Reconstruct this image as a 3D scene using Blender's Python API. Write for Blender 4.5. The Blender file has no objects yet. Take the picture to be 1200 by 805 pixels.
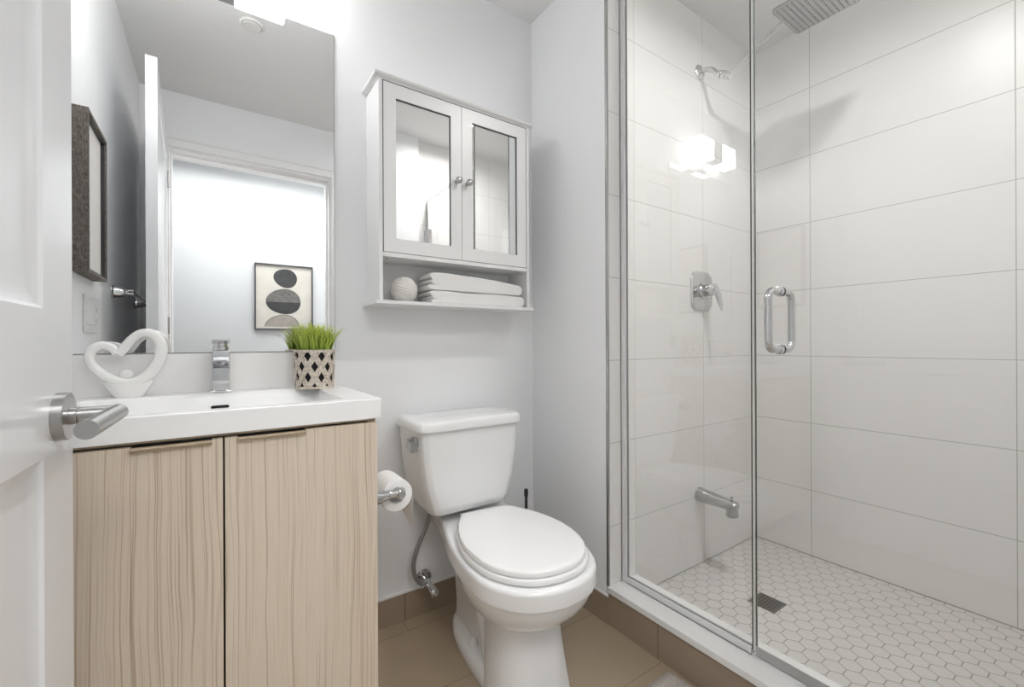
import bpy, bmesh, math, random
from mathutils import Vector, Matrix, noise
random.seed(7)
C = bpy.context.scene.collection
SC = bpy.context.scene

# ------------------------------------------------------------------ camera, world, light, exposure
F_PX, YAW, ROLL, EYE = 509.29, 0.601253, -0.004278, 1.0
cam = bpy.data.cameras.new('camera'); cam.sensor_width = 36; cam.lens = F_PX / 1200 * 36; cam.clip_start = 0.02
cam_o = bpy.data.objects.new('camera', cam); C.objects.link(cam_o)
_r = Vector((math.cos(YAW), -math.sin(YAW), 0)); _f = Vector((math.sin(YAW), math.cos(YAW), 0)); _u = Vector((0, 0, 1))
_r3 = _r * math.cos(ROLL) + _u * math.sin(ROLL); _u3 = _u * math.cos(ROLL) - _r * math.sin(ROLL)
m = Matrix((( _r3.x, _u3.x, -_f.x, 0), (_r3.y, _u3.y, -_f.y, 0), (_r3.z, _u3.z, -_f.z, EYE), (0, 0, 0, 1)))
cam_o.matrix_world = m
SC.camera = cam_o
w = bpy.data.worlds.new('world'); SC.world = w; w.use_nodes = True
w.node_tree.nodes['Background'].inputs[0].default_value = (0.9, 0.95, 1, 1)
w.node_tree.nodes['Background'].inputs[1].default_value = 0.3
SC.view_settings.view_transform = 'Standard'; SC.view_settings.look = 'None'
SC.view_settings.gamma = 1; SC.view_settings.use_curve_mapping = False
SC.view_settings.exposure = 0.43
SC.cycles.use_denoising = True
SC.cycles.max_bounces = 14; SC.cycles.diffuse_bounces = 7; SC.cycles.glossy_bounces = 7
SC.cycles.transparent_max_bounces = 16
SC.cycles.sample_clamp_indirect = 6
LAMP_GLOW = 15.0          # frosted cubes of the vanity light
HALL_FILL_W = 12.0             # added fill lamp on the hallway ceiling, out of view
HALL_SIDE_FILL_W = 24.0         # added fill light at the right end of the hallway
SHOWER_W = 7.0            # recessed light in the shower ceiling

def area(name, loc, size, power, rot=(0, 0, 0), sizey=None, col=(1, 1, 1), shape='RECTANGLE'):
    l = bpy.data.lights.new(name, 'AREA'); l.energy = power; l.shape = shape; l.size = size; l.size_y = sizey or size; l.color = col
    o = bpy.data.objects.new(name, l); C.objects.link(o); o.location = loc; o.rotation_euler = rot
    return o
area('hall_fill_light', (0.30, -0.56, 2.36), 1.3, HALL_FILL_W, sizey=0.6, col=(1, 0.995, 0.985))  # fill added to brighten the room through the doorway
area('hall_side_fill', (2.62, -0.62, 1.35), 0.9, HALL_SIDE_FILL_W, rot=(0, math.radians(90), 0), sizey=0.9, col=(0.97, 0.985, 1.0))  # invented fill source, no window is built here
sl = area('shower_downlight_light', (1.31, 0.36, 2.393), 0.12, SHOWER_W, shape='DISK', col=(1, 0.985, 0.965))
sl.data.spread = math.radians(168)

# ------------------------------------------------------------------ node helpers and materials
def new_mat(name):
    mt = bpy.data.materials.new(name); mt.use_nodes = True
    nt = mt.node_tree; b = nt.nodes['Principled BSDF']
    return mt, nt, b
def mat(name, col, rough=0.5, metal=0.0, spec=0.5, coat=0.0, bump=0.0, bscale=200.0, var=0.0, vscale=8.0, emit=0.0, sheen=0.0):
    mt, nt, b = new_mat(name)
    b.inputs['Base Color'].default_value = (*col, 1); b.inputs['Roughness'].default_value = rough
    b.inputs['Metallic'].default_value = metal; b.inputs['Specular IOR Level'].default_value = spec
    b.inputs['Coat Weight'].default_value = coat; b.inputs['Coat Roughness'].default_value = 0.05
    if sheen: b.inputs['Sheen Weight'].default_value = sheen
    if emit:
        b.inputs['Emission Color'].default_value = (1, 0.995, 0.985, 1); b.inputs['Emission Strength'].default_value = emit
    tc = nt.nodes.new('ShaderNodeTexCoord')
    if bump:
        n = nt.nodes.new('ShaderNodeTexNoise'); n.inputs['Scale'].default_value = bscale; n.inputs['Detail'].default_value = 3
        bp = nt.nodes.new('ShaderNodeBump'); bp.inputs['Strength'].default_value = bump; bp.inputs['Distance'].default_value = 0.002
        nt.links.new(tc.outputs['Object'], n.inputs['Vector']); nt.links.new(n.outputs['Fac'], bp.inputs['Height'])
        nt.links.new(bp.outputs['Normal'], b.inputs['Normal'])
    if var:
        n = nt.nodes.new('ShaderNodeTexNoise'); n.inputs['Scale'].default_value = vscale; n.inputs['Detail'].default_value = 4
        nt.links.new(tc.outputs['Object'], n.inputs['Vector'])
        mx = nt.nodes.new('ShaderNodeMix'); mx.data_type = 'RGBA'
        mx.inputs[6].default_value = (*[c * (1 - var) for c in col], 1); mx.inputs[7].default_value = (*[min(1, c * (1 + var)) for c in col], 1)
        nt.links.new(n.outputs['Fac'], mx.inputs[0]); nt.links.new(mx.outputs[2], b.inputs['Base Color'])
    return mt
class N:
    """tiny wrapper for math on node sockets"""
    def __init__(s, nt): s.nt = nt
    def m(s, op, a, b=None, c=None):
        n = s.nt.nodes.new('ShaderNodeMath'); n.operation = op
        for i, v in enumerate((a, b, c)):
            if v is None: continue
            if isinstance(v, (int, float)): n.inputs[i].default_value = v
            else: s.nt.links.new(v, n.inputs[i])
        return n.outputs[0]
    def xyz(s):
        tc = s.nt.nodes.new('ShaderNodeTexCoord'); sp = s.nt.nodes.new('ShaderNodeSeparateXYZ')
        s.nt.links.new(tc.outputs['Object'], sp.inputs[0]); return sp.outputs[0], sp.outputs[1], sp.outputs[2]
    def line(s, v, off, period, half):
        """1 on a joint line, 0 elsewhere"""
        t = s.m('SUBTRACT', v, off); t = s.m('DIVIDE', t, period); t = s.m('FRACT', s.m('ADD', t, 1000.5)); t = s.m('ABSOLUTE', s.m('SUBTRACT', t, 0.5))
        t = s.m('MULTIPLY', t, period)
        mr = s.nt.nodes.new('ShaderNodeMapRange'); mr.inputs[1].default_value = half * 0.6; mr.inputs[2].default_value = half * 1.4
        mr.inputs[3].default_value = 1; mr.inputs[4].default_value = 0; s.nt.links.new(t, mr.inputs[0]); return mr.outputs[0]
    def noise(s, scale, detail=4, vec=None, rough=0.5):
        n = s.nt.nodes.new('ShaderNodeTexNoise'); n.inputs['Scale'].default_value = scale; n.inputs['Detail'].default_value = detail; n.inputs['Roughness'].default_value = rough
        if vec is None:
            tc = s.nt.nodes.new('ShaderNodeTexCoord'); vec = tc.outputs['Object']
        s.nt.links.new(vec, n.inputs['Vector']); return n.outputs['Fac']
    def comb(s, x, y, z):
        n = s.nt.nodes.new('ShaderNodeCombineXYZ')
        for i, v in enumerate((x, y, z)):
            if isinstance(v, (int, float)): n.inputs[i].default_value = v
            else: s.nt.links.new(v, n.inputs[i])
        return n.outputs[0]
    def mix(s, f, a, b):
        n = s.nt.nodes.new('ShaderNodeMix'); n.data_type = 'RGBA'
        if isinstance(f, (int, float)): n.inputs[0].default_value = f
        else: s.nt.links.new(f, n.inputs[0])
        for i, v in ((6, a), (7, b)):
            if isinstance(v, tuple): n.inputs[i].default_value = (*v, 1)
            else: s.nt.links.new(v, n.inputs[i])
        return n.outputs[2]
    def ramp(s, v, lo, hi):
        mr = s.nt.nodes.new('ShaderNodeMapRange'); mr.inputs[1].default_value = lo; mr.inputs[2].default_value = hi
        s.nt.links.new(v, mr.inputs[0]); return mr.outputs[0]
    def bump(s, h, strength, dist=0.002):
        bp = s.nt.nodes.new('ShaderNodeBump'); bp.inputs['Strength'].default_value = strength; bp.inputs['Distance'].default_value = dist
        s.nt.links.new(h, bp.inputs['Height']); return bp.outputs['Normal']

def tile_mat(name, axis, hoff, hper, zoff, zper, col, grout, rough, half=0.0012, stagger=None, zaxis=2, var=0.03, spec=0.5):
    mt, nt, b = new_mat(name); k = N(nt); P = k.xyz()
    h, z = P[axis], P[zaxis]
    if stagger:
        row = k.m('FLOOR', k.m('DIVIDE', k.m('ADD', k.m('SUBTRACT', z, zoff), 100 * zper), zper))
        h = k.m('ADD', h, k.m('MULTIPLY', k.m('MODULO', row, 2.0), stagger))
    f = k.m('MAXIMUM', k.line(h, hoff, hper, half), k.line(z, zoff, zper, half))
    v = k.noise(5.0, 5)
    base = k.mix(v, tuple(c * (1 - var) for c in col), tuple(min(1, c * (1 + var)) for c in col))
    nt.links.new(k.mix(f, base, grout), b.inputs['Base Color'])
    r = k.m('ADD', k.m('MULTIPLY', f, 0.4), rough); nt.links.new(r, b.inputs['Roughness'])
    b.inputs['Specular IOR Level'].default_value = spec
    nt.links.new(k.bump(k.m('SUBTRACT', 1.0, f), 0.3, 0.001), b.inputs['Normal'])
    return mt
def hex_mat():
    mt, nt, b = new_mat('hex_mosaic'); k = N(nt); X, Y, Z = k.xyz()
    p = 0.0525
    qx = k.m('ADD', k.m('DIVIDE', k.m('SUBTRACT', Y, 0.4637), p), 40.0)      # flats face Y
    qy = k.m('ADD', k.m('DIVIDE', k.m('SUBTRACT', X, 1.7601), p), 40 * 1.7320508)
    def cell(ox, oy):
        a = k.m('SUBTRACT', k.m('FLOORED_MODULO', k.m('ADD', qx, ox), 1.0), 0.5)
        c = k.m('SUBTRACT', k.m('FLOORED_MODULO', k.m('ADD', qy, oy), 1.7320508), 0.8660254)
        return k.m('ABSOLUTE', a), k.m('ABSOLUTE', c)
    def hd(a, c): return k.m('MAXIMUM', a, k.m('ADD', k.m('MULTIPLY', a, 0.5), k.m('MULTIPLY', c, 0.8660254)))
    d1 = hd(*cell(0.5, 0.8660254)); d2 = hd(*cell(0.0, 0.0))
    d = k.m('MINIMUM', d1, d2)
    g = k.ramp(d, 0.463, 0.481)
    v = k.noise(30.0, 3)
    base = k.mix(v, (0.65, 0.63, 0.615), (0.715, 0.695, 0.68))
    nt.links.new(k.mix(g, base, (0.36, 0.335, 0.31)), b.inputs['Base Color'])
    b.inputs['Roughness'].default_value = 0.42
    nt.links.new(k.bump(k.m('SUBTRACT', 1.0, g), 0.4, 0.001), b.inputs['Normal'])
    return mt
def wood_mat():
    mt, nt, b = new_mat('pale_ash_laminate'); k = N(nt); X, Y, Z = k.xyz()
    warp = k.m('MULTIPLY', k.m('SUBTRACT', k.noise(1.0, 2, k.comb(k.m('MULTIPLY', X, 7.0), Y, k.m('MULTIPLY', Z, 2.6))), 0.5), 0.028)
    xs = k.m('ADD', X, warp)
    a = k.noise(1.0, 3, k.comb(k.m('MULTIPLY', xs, 330.0), k.m('MULTIPLY', Y, 60.0), k.m('MULTIPLY', Z, 1.6)), 0.5)
    c = k.noise(1.0, 3, k.comb(k.m('MULTIPLY', xs, 900.0), k.m('MULTIPLY', Y, 200.0), k.m('MULTIPLY', Z, 9.0)), 0.6)
    e = k.noise(1.0, 2, k.comb(k.m('MULTIPLY', xs, 16.0), k.m('MULTIPLY', Y, 9.0), k.m('MULTIPLY', Z, 0.6)))
    lines = k.ramp(a, 0.55, 0.66)
    base = k.mix(e, (0.64, 0.54, 0.43), (0.71, 0.63, 0.53))
    base = k.mix(k.m('MULTIPLY', lines, 0.75), base, (0.42, 0.32, 0.23))
    base = k.mix(k.m('MULTIPLY', k.ramp(c, 0.5, 0.75), 0.35), base, (0.40, 0.30, 0.21))
    nt.links.new(base, b.inputs['Base Color']); b.inputs['Roughness'].default_value = 0.5; b.inputs['Specular IOR Level'].default_value = 0.3
    return mt
def glass_mat(name, tint, boost=1.8):
    """thin clear pane: reflects by the Fresnel law on its outer faces, passes the rest straight"""
    mt = bpy.data.materials.new(name); mt.use_nodes = True; nt = mt.node_tree; nt.nodes.clear(); k = N(nt)
    out = nt.nodes.new('ShaderNodeOutputMaterial'); mx = nt.nodes.new('ShaderNodeMixShader')
    tr = nt.nodes.new('ShaderNodeBsdfTransparent'); tr.inputs[0].default_value = (*tint, 1)
    gl = nt.nodes.new('ShaderNodeBsdfGlossy'); gl.inputs['Roughness'].default_value = 0.0; gl.inputs[0].default_value = (1, 1, 1, 1)
    fr = nt.nodes.new('ShaderNodeFresnel'); fr.inputs[0].default_value = 1.5
    ge = nt.nodes.new('ShaderNodeNewGeometry')
    f = k.m('MINIMUM', k.m('MULTIPLY', fr.outputs[0], boost), 1.0)
    f = k.m('MULTIPLY', f, k.m('SUBTRACT', 1.0, ge.outputs['Backfacing']))
    nt.links.new(f, mx.inputs[0]); nt.links.new(tr.outputs[0], mx.inputs[1]); nt.links.new(gl.outputs[0], mx.inputs[2])
    nt.links.new(mx.outputs[0], out.inputs[0]); return mt
def weave_mat(name, c1, c2, sc):
    mt, nt, b = new_mat(name); k = N(nt); X, Y, Z = k.xyz()
    a = k.noise(1.0, 2, k.comb(k.m('MULTIPLY', X, sc * .2), k.m('MULTIPLY', Y, sc * .2), k.m('MULTIPLY', Z, sc)))
    c = k.noise(1.0, 2, k.comb(k.m('MULTIPLY', X, sc), k.m('MULTIPLY', Y, sc), k.m('MULTIPLY', Z, sc * .2)))
    f = k.ramp(k.m('ADD', a, c), 0.75, 1.25)
    nt.links.new(k.mix(f, c1, c2), b.inputs['Base Color']); b.inputs['Roughness'].default_value = 0.85
    nt.links.new(k.bump(f, 0.5), b.inputs['Normal']); return mt

M = {}
M['paint'] = mat('wall_paint', (0.845, 0.853, 0.865), 0.45, bump=0.03, bscale=180)
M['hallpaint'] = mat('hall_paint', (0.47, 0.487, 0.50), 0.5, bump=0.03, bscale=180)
M['ceil'] = mat('ceiling_paint', (0.78, 0.78, 0.78), 0.75)
M['trim'] = mat('trim_paint', (0.84, 0.84, 0.84), 0.3)
M['door'] = mat('door_paint', (0.74, 0.75, 0.768), 0.22)
M['floor'] = tile_mat('beige_floor_tile', 0, 0.557, 0.60, 0.86, 0.2983, (0.375, 0.297, 0.21), (0.22, 0.175, 0.125), 0.35, 0.0011, stagger=0.18, zaxis=1, var=0.10)
M['base_x'] = tile_mat('beige_base_tile_x', 0, 0.566, 0.60, -0.5, 3.0, (0.335, 0.262, 0.195), (0.10, 0.08, 0.06), 0.38, 0.0012, var=0.05)
M['base_y'] = tile_mat('beige_base_tile_y', 1, 0.874, 0.60, -0.5, 3.0, (0.335, 0.262, 0.195), (0.12, 0.095, 0.07), 0.38, 0.0012, var=0.05)
TW = (0.83, 0.82, 0.81)
M['tile_y'] = tile_mat('white_wall_tile_side', 1, 0.838, 0.598, 0.345, 0.2967, TW, (0.42, 0.41, 0.395), 0.34, 0.0011, var=0.01)
M['tile_x'] = tile_mat('white_wall_tile_end', 0, 1.745, 0.598, 0.345, 0.2967, TW, (0.42, 0.41, 0.395), 0.20, 0.0011, var=0.01)
M['hex'] = hex_mat()
M['wood'] = wood_mat()
M['woodedge'] = mat('pale_wood_edge', (0.58, 0.48, 0.36), 0.5)
M['darkgap'] = mat('dark_carcass', (0.10, 0.075, 0.05), 0.7)
M['quartz'] = mat('white_solid_surface', (0.885, 0.885, 0.885), 0.22)
M['splash'] = mat('white_splash', (0.89, 0.88, 0.87), 0.2)
M['sill'] = mat('white_quartz_curb', (0.84, 0.835, 0.825), 0.25, var=0.03, vscale=60)
M['porcelain'] = mat('porcelain', (0.82, 0.825, 0.83), 0.08, coat=0.3)
M['seat'] = mat('seat_plastic', (0.86, 0.86, 0.86), 0.2)
M['chrome'] = mat('chrome', (0.66, 0.66, 0.67), 0.06, 1.0)
M['steel'] = mat('brushed_steel', (0.43, 0.425, 0.42), 0.3, 1.0)
M['satin'] = mat('satin_chrome', (0.50, 0.50, 0.50), 0.26, 1.0)
M['dsteel'] = mat('drain_steel', (0.22, 0.215, 0.21), 0.4, 0.9)
M['braid'] = mat('braided_hose', (0.35, 0.35, 0.36), 0.4, 0.8, bump=0.6, bscale=900)
M['alu'] = mat('anodised_channel', (0.78, 0.78, 0.79), 0.28, 0.2)
M['vinyl'] = mat('white_vinyl_seal', (0.72, 0.72, 0.71), 0.3)
M['vinylgrey'] = mat('grey_vinyl_seal', (0.42, 0.42, 0.415), 0.3)
M['edge'] = mat('glass_edge', (0.05, 0.065, 0.06), 0.25)
M['glass'] = glass_mat('clear_glass', (0.972, 0.976, 0.972), 2.0)
M['mirror'] = mat('mirror_silver', (0.90, 0.905, 0.905), 0.0, 1.0)
M['white'] = mat('white_lacquer', (0.80, 0.80, 0.80), 0.35)
M['whitein'] = mat('white_lacquer_inside', (0.76, 0.765, 0.77), 0.45)
M['ceramic'] = mat('white_ceramic', (0.84, 0.835, 0.82), 0.18)
M['towel'] = mat('white_terry', (0.86, 0.85, 0.84), 0.95, bump=0.9, bscale=700, sheen=0.3)
M['rope'] = mat('white_rope', (0.80, 0.77, 0.73), 0.9, bump=0.6, bscale=500)
M['paper'] = mat('toilet_tissue', (0.86, 0.86, 0.86), 0.9, bump=0.2, bscale=400)
M['dark_strip'] = mat('gap_shade_and_pane_strip', (0.10, 0.10, 0.10), 0.6)  # shade colour for the cabinet door gaps; also the strips round the panes
M['black'] = mat('black_plastic', (0.03, 0.03, 0.035), 0.35)
M['dark'] = mat('dark_hole', (0.012, 0.011, 0.010), 0.8)
M['blackframe'] = mat('black_frame', (0.04, 0.04, 0.042), 0.4)
M['lattice'] = weave_mat('whitewashed_strips', (0.42, 0.35, 0.28), (0.72, 0.66, 0.58), 260)
M['soil'] = mat('soil', (0.03, 0.022, 0.015), 0.95)
M['linen'] = weave_mat('dark_linen_frame', (0.085, 0.072, 0.063), (0.25, 0.22, 0.195), 420)
M['print'] = mat('pale_print', (0.74, 0.72, 0.69), 0.5, var=0.08, vscale=14)
M['artpaper'] = mat('art_paper', (0.44, 0.425, 0.385), 0.7, var=0.12, vscale=12)
M['stone1'] = mat('art_charcoal', (0.025, 0.026, 0.027), 0.7, var=0.6, vscale=22)
M['stone2'] = mat('art_mottled', (0.10, 0.096, 0.092), 0.7, var=0.75, vscale=40)
M['stone3'] = mat('art_taupe', (0.24, 0.22, 0.195), 0.7, var=0.2, vscale=26)
M['switch'] = mat('switch_plastic', (0.83, 0.83, 0.82), 0.3)
M['slot'] = mat('socket_slot', (0.25, 0.25, 0.25), 0.6)
M['caulk'] = mat('grey_caulk', (0.42, 0.41, 0.39), 0.6)
M['mirroredge'] = mat('polished_mirror_edge', (0.32, 0.33, 0.33), 0.3, 0.3)
M['mat'] = mat('bath_mat_pile', (0.50, 0.46, 0.42), 0.95, bump=1.0, bscale=260, var=0.45, vscale=150)
M['lamp'] = mat('frosted_lamp_glass', (0.9, 0.9, 0.9), 0.4, emit=LAMP_GLOW)
M['downlight'] = mat('downlight_lens', (0.9, 0.9, 0.9), 0.5, emit=5.0)
M['hallfill'] = mat('hall_fill_diffuser', (0.9, 0.9, 0.9), 0.5, emit=5.0)  # glow of the added hallway fill lamp
M['vent'] = mat('vent_plastic', (0.74, 0.735, 0.72), 0.5)
def grass_mat():
    mt, nt, b = new_mat('grass_blades'); k = N(nt); X, Y, Z = k.xyz()
    v = k.noise(90.0, 2)
    tip = k.ramp(Z, 0.10, 0.185)
    c = k.mix(v, (0.035, 0.14, 0.010), (0.34, 0.47, 0.04))
    c = k.mix(k.m('MULTIPLY', tip, 0.75), c, (0.62, 0.69, 0.13))
    nt.links.new(c, b.inputs['Base Color']); b.inputs['Roughness'].default_value = 0.5
    b.inputs['Transmission Weight'].default_value = 0.0; return mt
M['grass'] = grass_mat()

# ------------------------------------------------------------------ mesh helpers
def box(bm, x0, x1, y0, y1, z0, z1, bev=0.0, seg=2, mi=0):
    vs = [bm.verts.new((x, y, z)) for z in (z0, z1) for y in (y0, y1) for x in (x0, x1)]
    fs = [bm.faces.new([vs[i] for i in q]) for q in ((0, 2, 3, 1), (4, 5, 7, 6), (0, 1, 5, 4), (2, 6, 7, 3), (0, 4, 6, 2), (1, 3, 7, 5))]
    for f in fs: f.material_index = mi
    if bev:
        es = list({e for f in fs for e in f.edges})
        r = bmesh.ops.bevel(bm, geom=es, offset=bev, segments=seg, affect='EDGES', profile=0.5)
        for f in r['faces']: f.material_index = mi
    return vs
def loft(bm, loops, cap0=True, cap1=True, mi=0, closed=True):
    L = [[bm.verts.new(p) for p in lp] for lp in loops]
    n = len(L[0])
    for a, b in zip(L, L[1:]):
        for i in range(n if closed else n - 1):
            j = (i + 1) % n
            f = bm.faces.new((a[i], a[j], b[j], b[i])); f.material_index = mi
    if cap0: bm.faces.new(list(reversed(L[0]))).material_index = mi
    if cap1: bm.faces.new(L[-1]).material_index = mi
    return L
def frame_of(d):
    d = d.normalized(); up = Vector((0, 0, 1)) if abs(d.z) < 0.95 else Vector((1, 0, 0))
    a = d.cross(up).normalized(); b = a.cross(d).normalized(); return a, b
def tube(bm, pts, rad, seg=14, cap=True, mi=0, flat=1.0):
    pts = [Vector(p) for p in pts]; n = len(pts)
    rs = rad if isinstance(rad, (list, tuple)) else [rad] * n
    loops = []; a = None
    for i, p in enumerate(pts):
        d = (pts[min(i + 1, n - 1)] - pts[max(i - 1, 0)])
        if a is None: a, b = frame_of(d)
        else:
            d.normalize(); a = (a - d * a.dot(d)).normalized(); b = a.cross(d).normalized()
        loops.append([p + (a * math.cos(t) * flat + b * math.sin(t)) * rs[i] for t in [2 * math.pi * k / seg for k in range(seg)]])
    return loft(bm, loops, cap, cap, mi)
def lathe(bm, prof, origin, axis, seg=32, mi=0):
    """profile [(distance along axis, radius)]"""
    ax = Vector(axis).normalized(); a, b = frame_of(ax); o = Vector(origin)
    loops = [[o + ax * h + (a * math.cos(t) + b * math.sin(t)) * max(r, 1e-4) for t in [2 * math.pi * k / seg for k in range(seg)]] for h, r in prof]
    return loft(bm, loops, True, True, mi)
def rrect(x0, x1, y0, y1, r, seg=6):
    out = []
    for cx, cy, a0 in ((x1 - r, y1 - r, 0), (x0 + r, y1 - r, 90), (x0 + r, y0 + r, 180), (x1 - r, y0 + r, 270)):
        for k in range(seg + 1):
            t = math.radians(a0 + 90 * k / seg); out.append((cx + r * math.cos(t), cy + r * math.sin(t)))
    return out
def spline(pts, sub=6, closed=False):
    P = [Vector(p) for p in pts]; n = len(P); out = []
    rng = range(n) if closed else range(n - 1)
    for i in rng:
        g = lambda j: P[j % n] if closed else P[max(0, min(n - 1, j))]
        p0, p1, p2, p3 = g(i - 1), g(i), g(i + 1), g(i + 2)
        for s in range(sub):
            t = s / sub
            out.append(0.5 * ((2 * p1) + (p2 - p0) * t + (2 * p0 - 5 * p1 + 4 * p2 - p3) * t * t + (3 * p1 - p0 - 3 * p2 + p3) * t ** 3))
    if not closed: out.append(P[-1])
    return out
def obj(name, bm, mats, parent=None, sharp=35, subsurf=0):
    bmesh.ops.recalc_face_normals(bm, faces=bm.faces[:])
    me = bpy.data.meshes.new(name); bm.to_mesh(me); bm.free()
    for mm in (mats if isinstance(mats, (list, tuple)) else [mats]): me.materials.append(mm)
    me.shade_smooth(); me.set_sharp_from_angle(angle=math.radians(sharp))
    o = bpy.data.objects.new(name, me); C.objects.link(o)
    if parent is not None:
        o.parent = parent
        o.matrix_parent_inverse = Matrix.Identity(4)
        if parent.type == 'EMPTY' or True:
            # geometry is written in world space: bring it into the parent's frame
            mw = world(parent).inverted()
            me.transform(mw)
    wn = o.modifiers.new('weighted_normals', 'WEIGHTED_NORMAL'); wn.keep_sharp = True; wn.weight = 80
    if subsurf:
        s = o.modifiers.new('smooth', 'SUBSURF'); s.levels = subsurf; s.render_levels = subsurf
    return o
def world(o):
    mt = Matrix.LocRotScale(o.location, o.rotation_euler, o.scale)
    return world(o.parent) @ mt if o.parent else mt
def B(): return bmesh.new()
def thing(name, label, cat, loc, group=None):
    o = bpy.data.objects.new(name, None); C.objects.link(o); o.location = loc; o.empty_display_size = 0.05
    return tag(o, label, cat, group)
def tag(o, label, cat, group=None):
    o['label'] = label; o['category'] = cat
    if group: o['group'] = group
    return o
def struct(name, bm, mats, label=None, **k):
    o = obj(name, bm, mats, **k); o['kind'] = 'structure'
    if label: o['label'] = label
    return o
def qbox(name, dims, mt, parent=None, bev=0.0, **k):
    b = B(); box(b, *dims, bev=bev); return obj(name, b, mt, parent, **k)

# ------------------------------------------------------------------ room shell
D = 1.5216       # back wall
S = 1.081        # shower valve wall (tile face)
XC = 1.154       # right wall / curb face
XR = 2.177       # shower side wall (tile face)
XL = -0.325      # left wall
YE = -0.06       # shower end wall (tile face)
ZC = 2.402       # ceiling
HALL = -1.12     # far wall of the hallway
b = B(); box(b, -1.7, XC, HALL, D, -0.06, 0.0); struct('floor', b, M['floor'], 'beige brown tiled floor')
b = B(); box(b, XC, 2.7, HALL, -0.13, -0.06, 0.0); struct('floor_hall', b, M['floor'], 'floor of the hallway outside')
b = B(); box(b, -1.75, 2.75, -1.25, 1.7, ZC, ZC + 0.06); struct('ceiling', b, M['ceil'], 'white painted ceiling')
b = B(); box(b, XL - 0.12, XC + 0.02, D, D + 0.12, -0.06, ZC); struct('wall_back', b, M['paint'], 'white wall behind vanity and toilet')
b = B(); box(b, XL - 0.12, XL, -0.13, D, -0.06, ZC); struct('wall_left', b, M['paint'], 'white wall left of the vanity')
b = B(); box(b, XC, 2.32, S + 0.009, D + 0.12, -0.06, ZC); struct('wall_right', b, M['paint'], 'white wall between toilet and shower')
# door wall with its opening
OX0, OX1, OZ = -0.212, 0.640, 2.092
b = B(); box(b, XL - 0.12, OX0, -0.13, -0.01, 0, ZC); box(b, OX1, XC, -0.13, -0.01, 0, ZC); box(b, OX0, OX1, -0.13, -0.01, OZ, ZC)
struct('wall_door', b, M['paint'], 'white wall around the doorway')
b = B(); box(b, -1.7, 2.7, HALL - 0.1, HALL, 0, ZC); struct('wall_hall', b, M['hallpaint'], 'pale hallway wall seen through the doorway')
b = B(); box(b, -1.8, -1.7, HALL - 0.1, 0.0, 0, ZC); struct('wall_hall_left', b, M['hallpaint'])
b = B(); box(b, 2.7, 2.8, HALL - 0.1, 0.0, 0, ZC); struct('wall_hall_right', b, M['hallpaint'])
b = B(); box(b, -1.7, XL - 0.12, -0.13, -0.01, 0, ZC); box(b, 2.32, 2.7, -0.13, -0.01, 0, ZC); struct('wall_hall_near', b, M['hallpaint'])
# shower walls
b = B(); box(b, XC + 0.006, XR, S, S + 0.009, 0.02, ZC); struct('wall_shower_valve', b, M['tile_x'], 'white tiled shower wall with the valve')
b = B(); box(b, XR, XR + 0.14, -0.20, S + 0.009, -0.06, ZC); struct('wall_shower_side', b, M['tile_y'], 'white tiled long shower wall')
b = B(); box(b, XC, XR, -0.13, YE, -0.06, ZC); struct('wall_shower_end', b, M['tile_x'], 'white tiled shower end wall')
b = B(); box(b, 1.295, XR, YE, S, -0.02, 0.055); struct('floor_shower', b, M['hex'], 'shower floor of white hexagon mosaic')
b = B(); box(b, XR - 0.003, XR, YE, S, 0.055, 0.0585); box(b, 1.295, XR - 0.003, S - 0.003, S, 0.055, 0.0585); struct('trim_caulk', b, M['caulk'])
# curb
b = B(); box(b, XC, 1.295, YE, S, -0.02, 0.1155); struct('curb_face', b, M['base_y'], 'beige tiled shower curb')
b = B(); box(b, XC - 0.007, 1.300, YE, S + 0.0, 0.1155, 0.1365, bev=0.002); struct('curb_sill', b, M['sill'], 'white stone slab on the shower curb')
# base tiles
b = B(); box(b, 0.335, XC - 0.004, D - 0.003, D, 0, 0.098); struct('baseboard_back', b, M['base_x'], 'beige tile base along the back wall')
b = B(); box(b, XC - 0.004, XC, S, D - 0.003, 0, 0.098); struct('baseboard_right', b, M['base_y'], 'beige tile base along the short right wall')
b = B(); box(b, 0.335, XC - 0.006, D - 0.006, D, 0.098, 0.106, bev=0.0015); struct('trim_base', b, M['trim'])
b = B(); box(b, XC - 0.006, XC, S, D, 0.098, 0.106, bev=0.0015); struct('trim_base_right', b, M['trim'])
# metal edge strip where the tile begins
b = B(); box(b, XC - 0.001, XC + 0.006, S - 0.0015, S + 0.009, 0.1365, ZC); struct('trim_tile_edge', b, M['satin'], 'grey metal edge strip of the shower tile')
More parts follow.
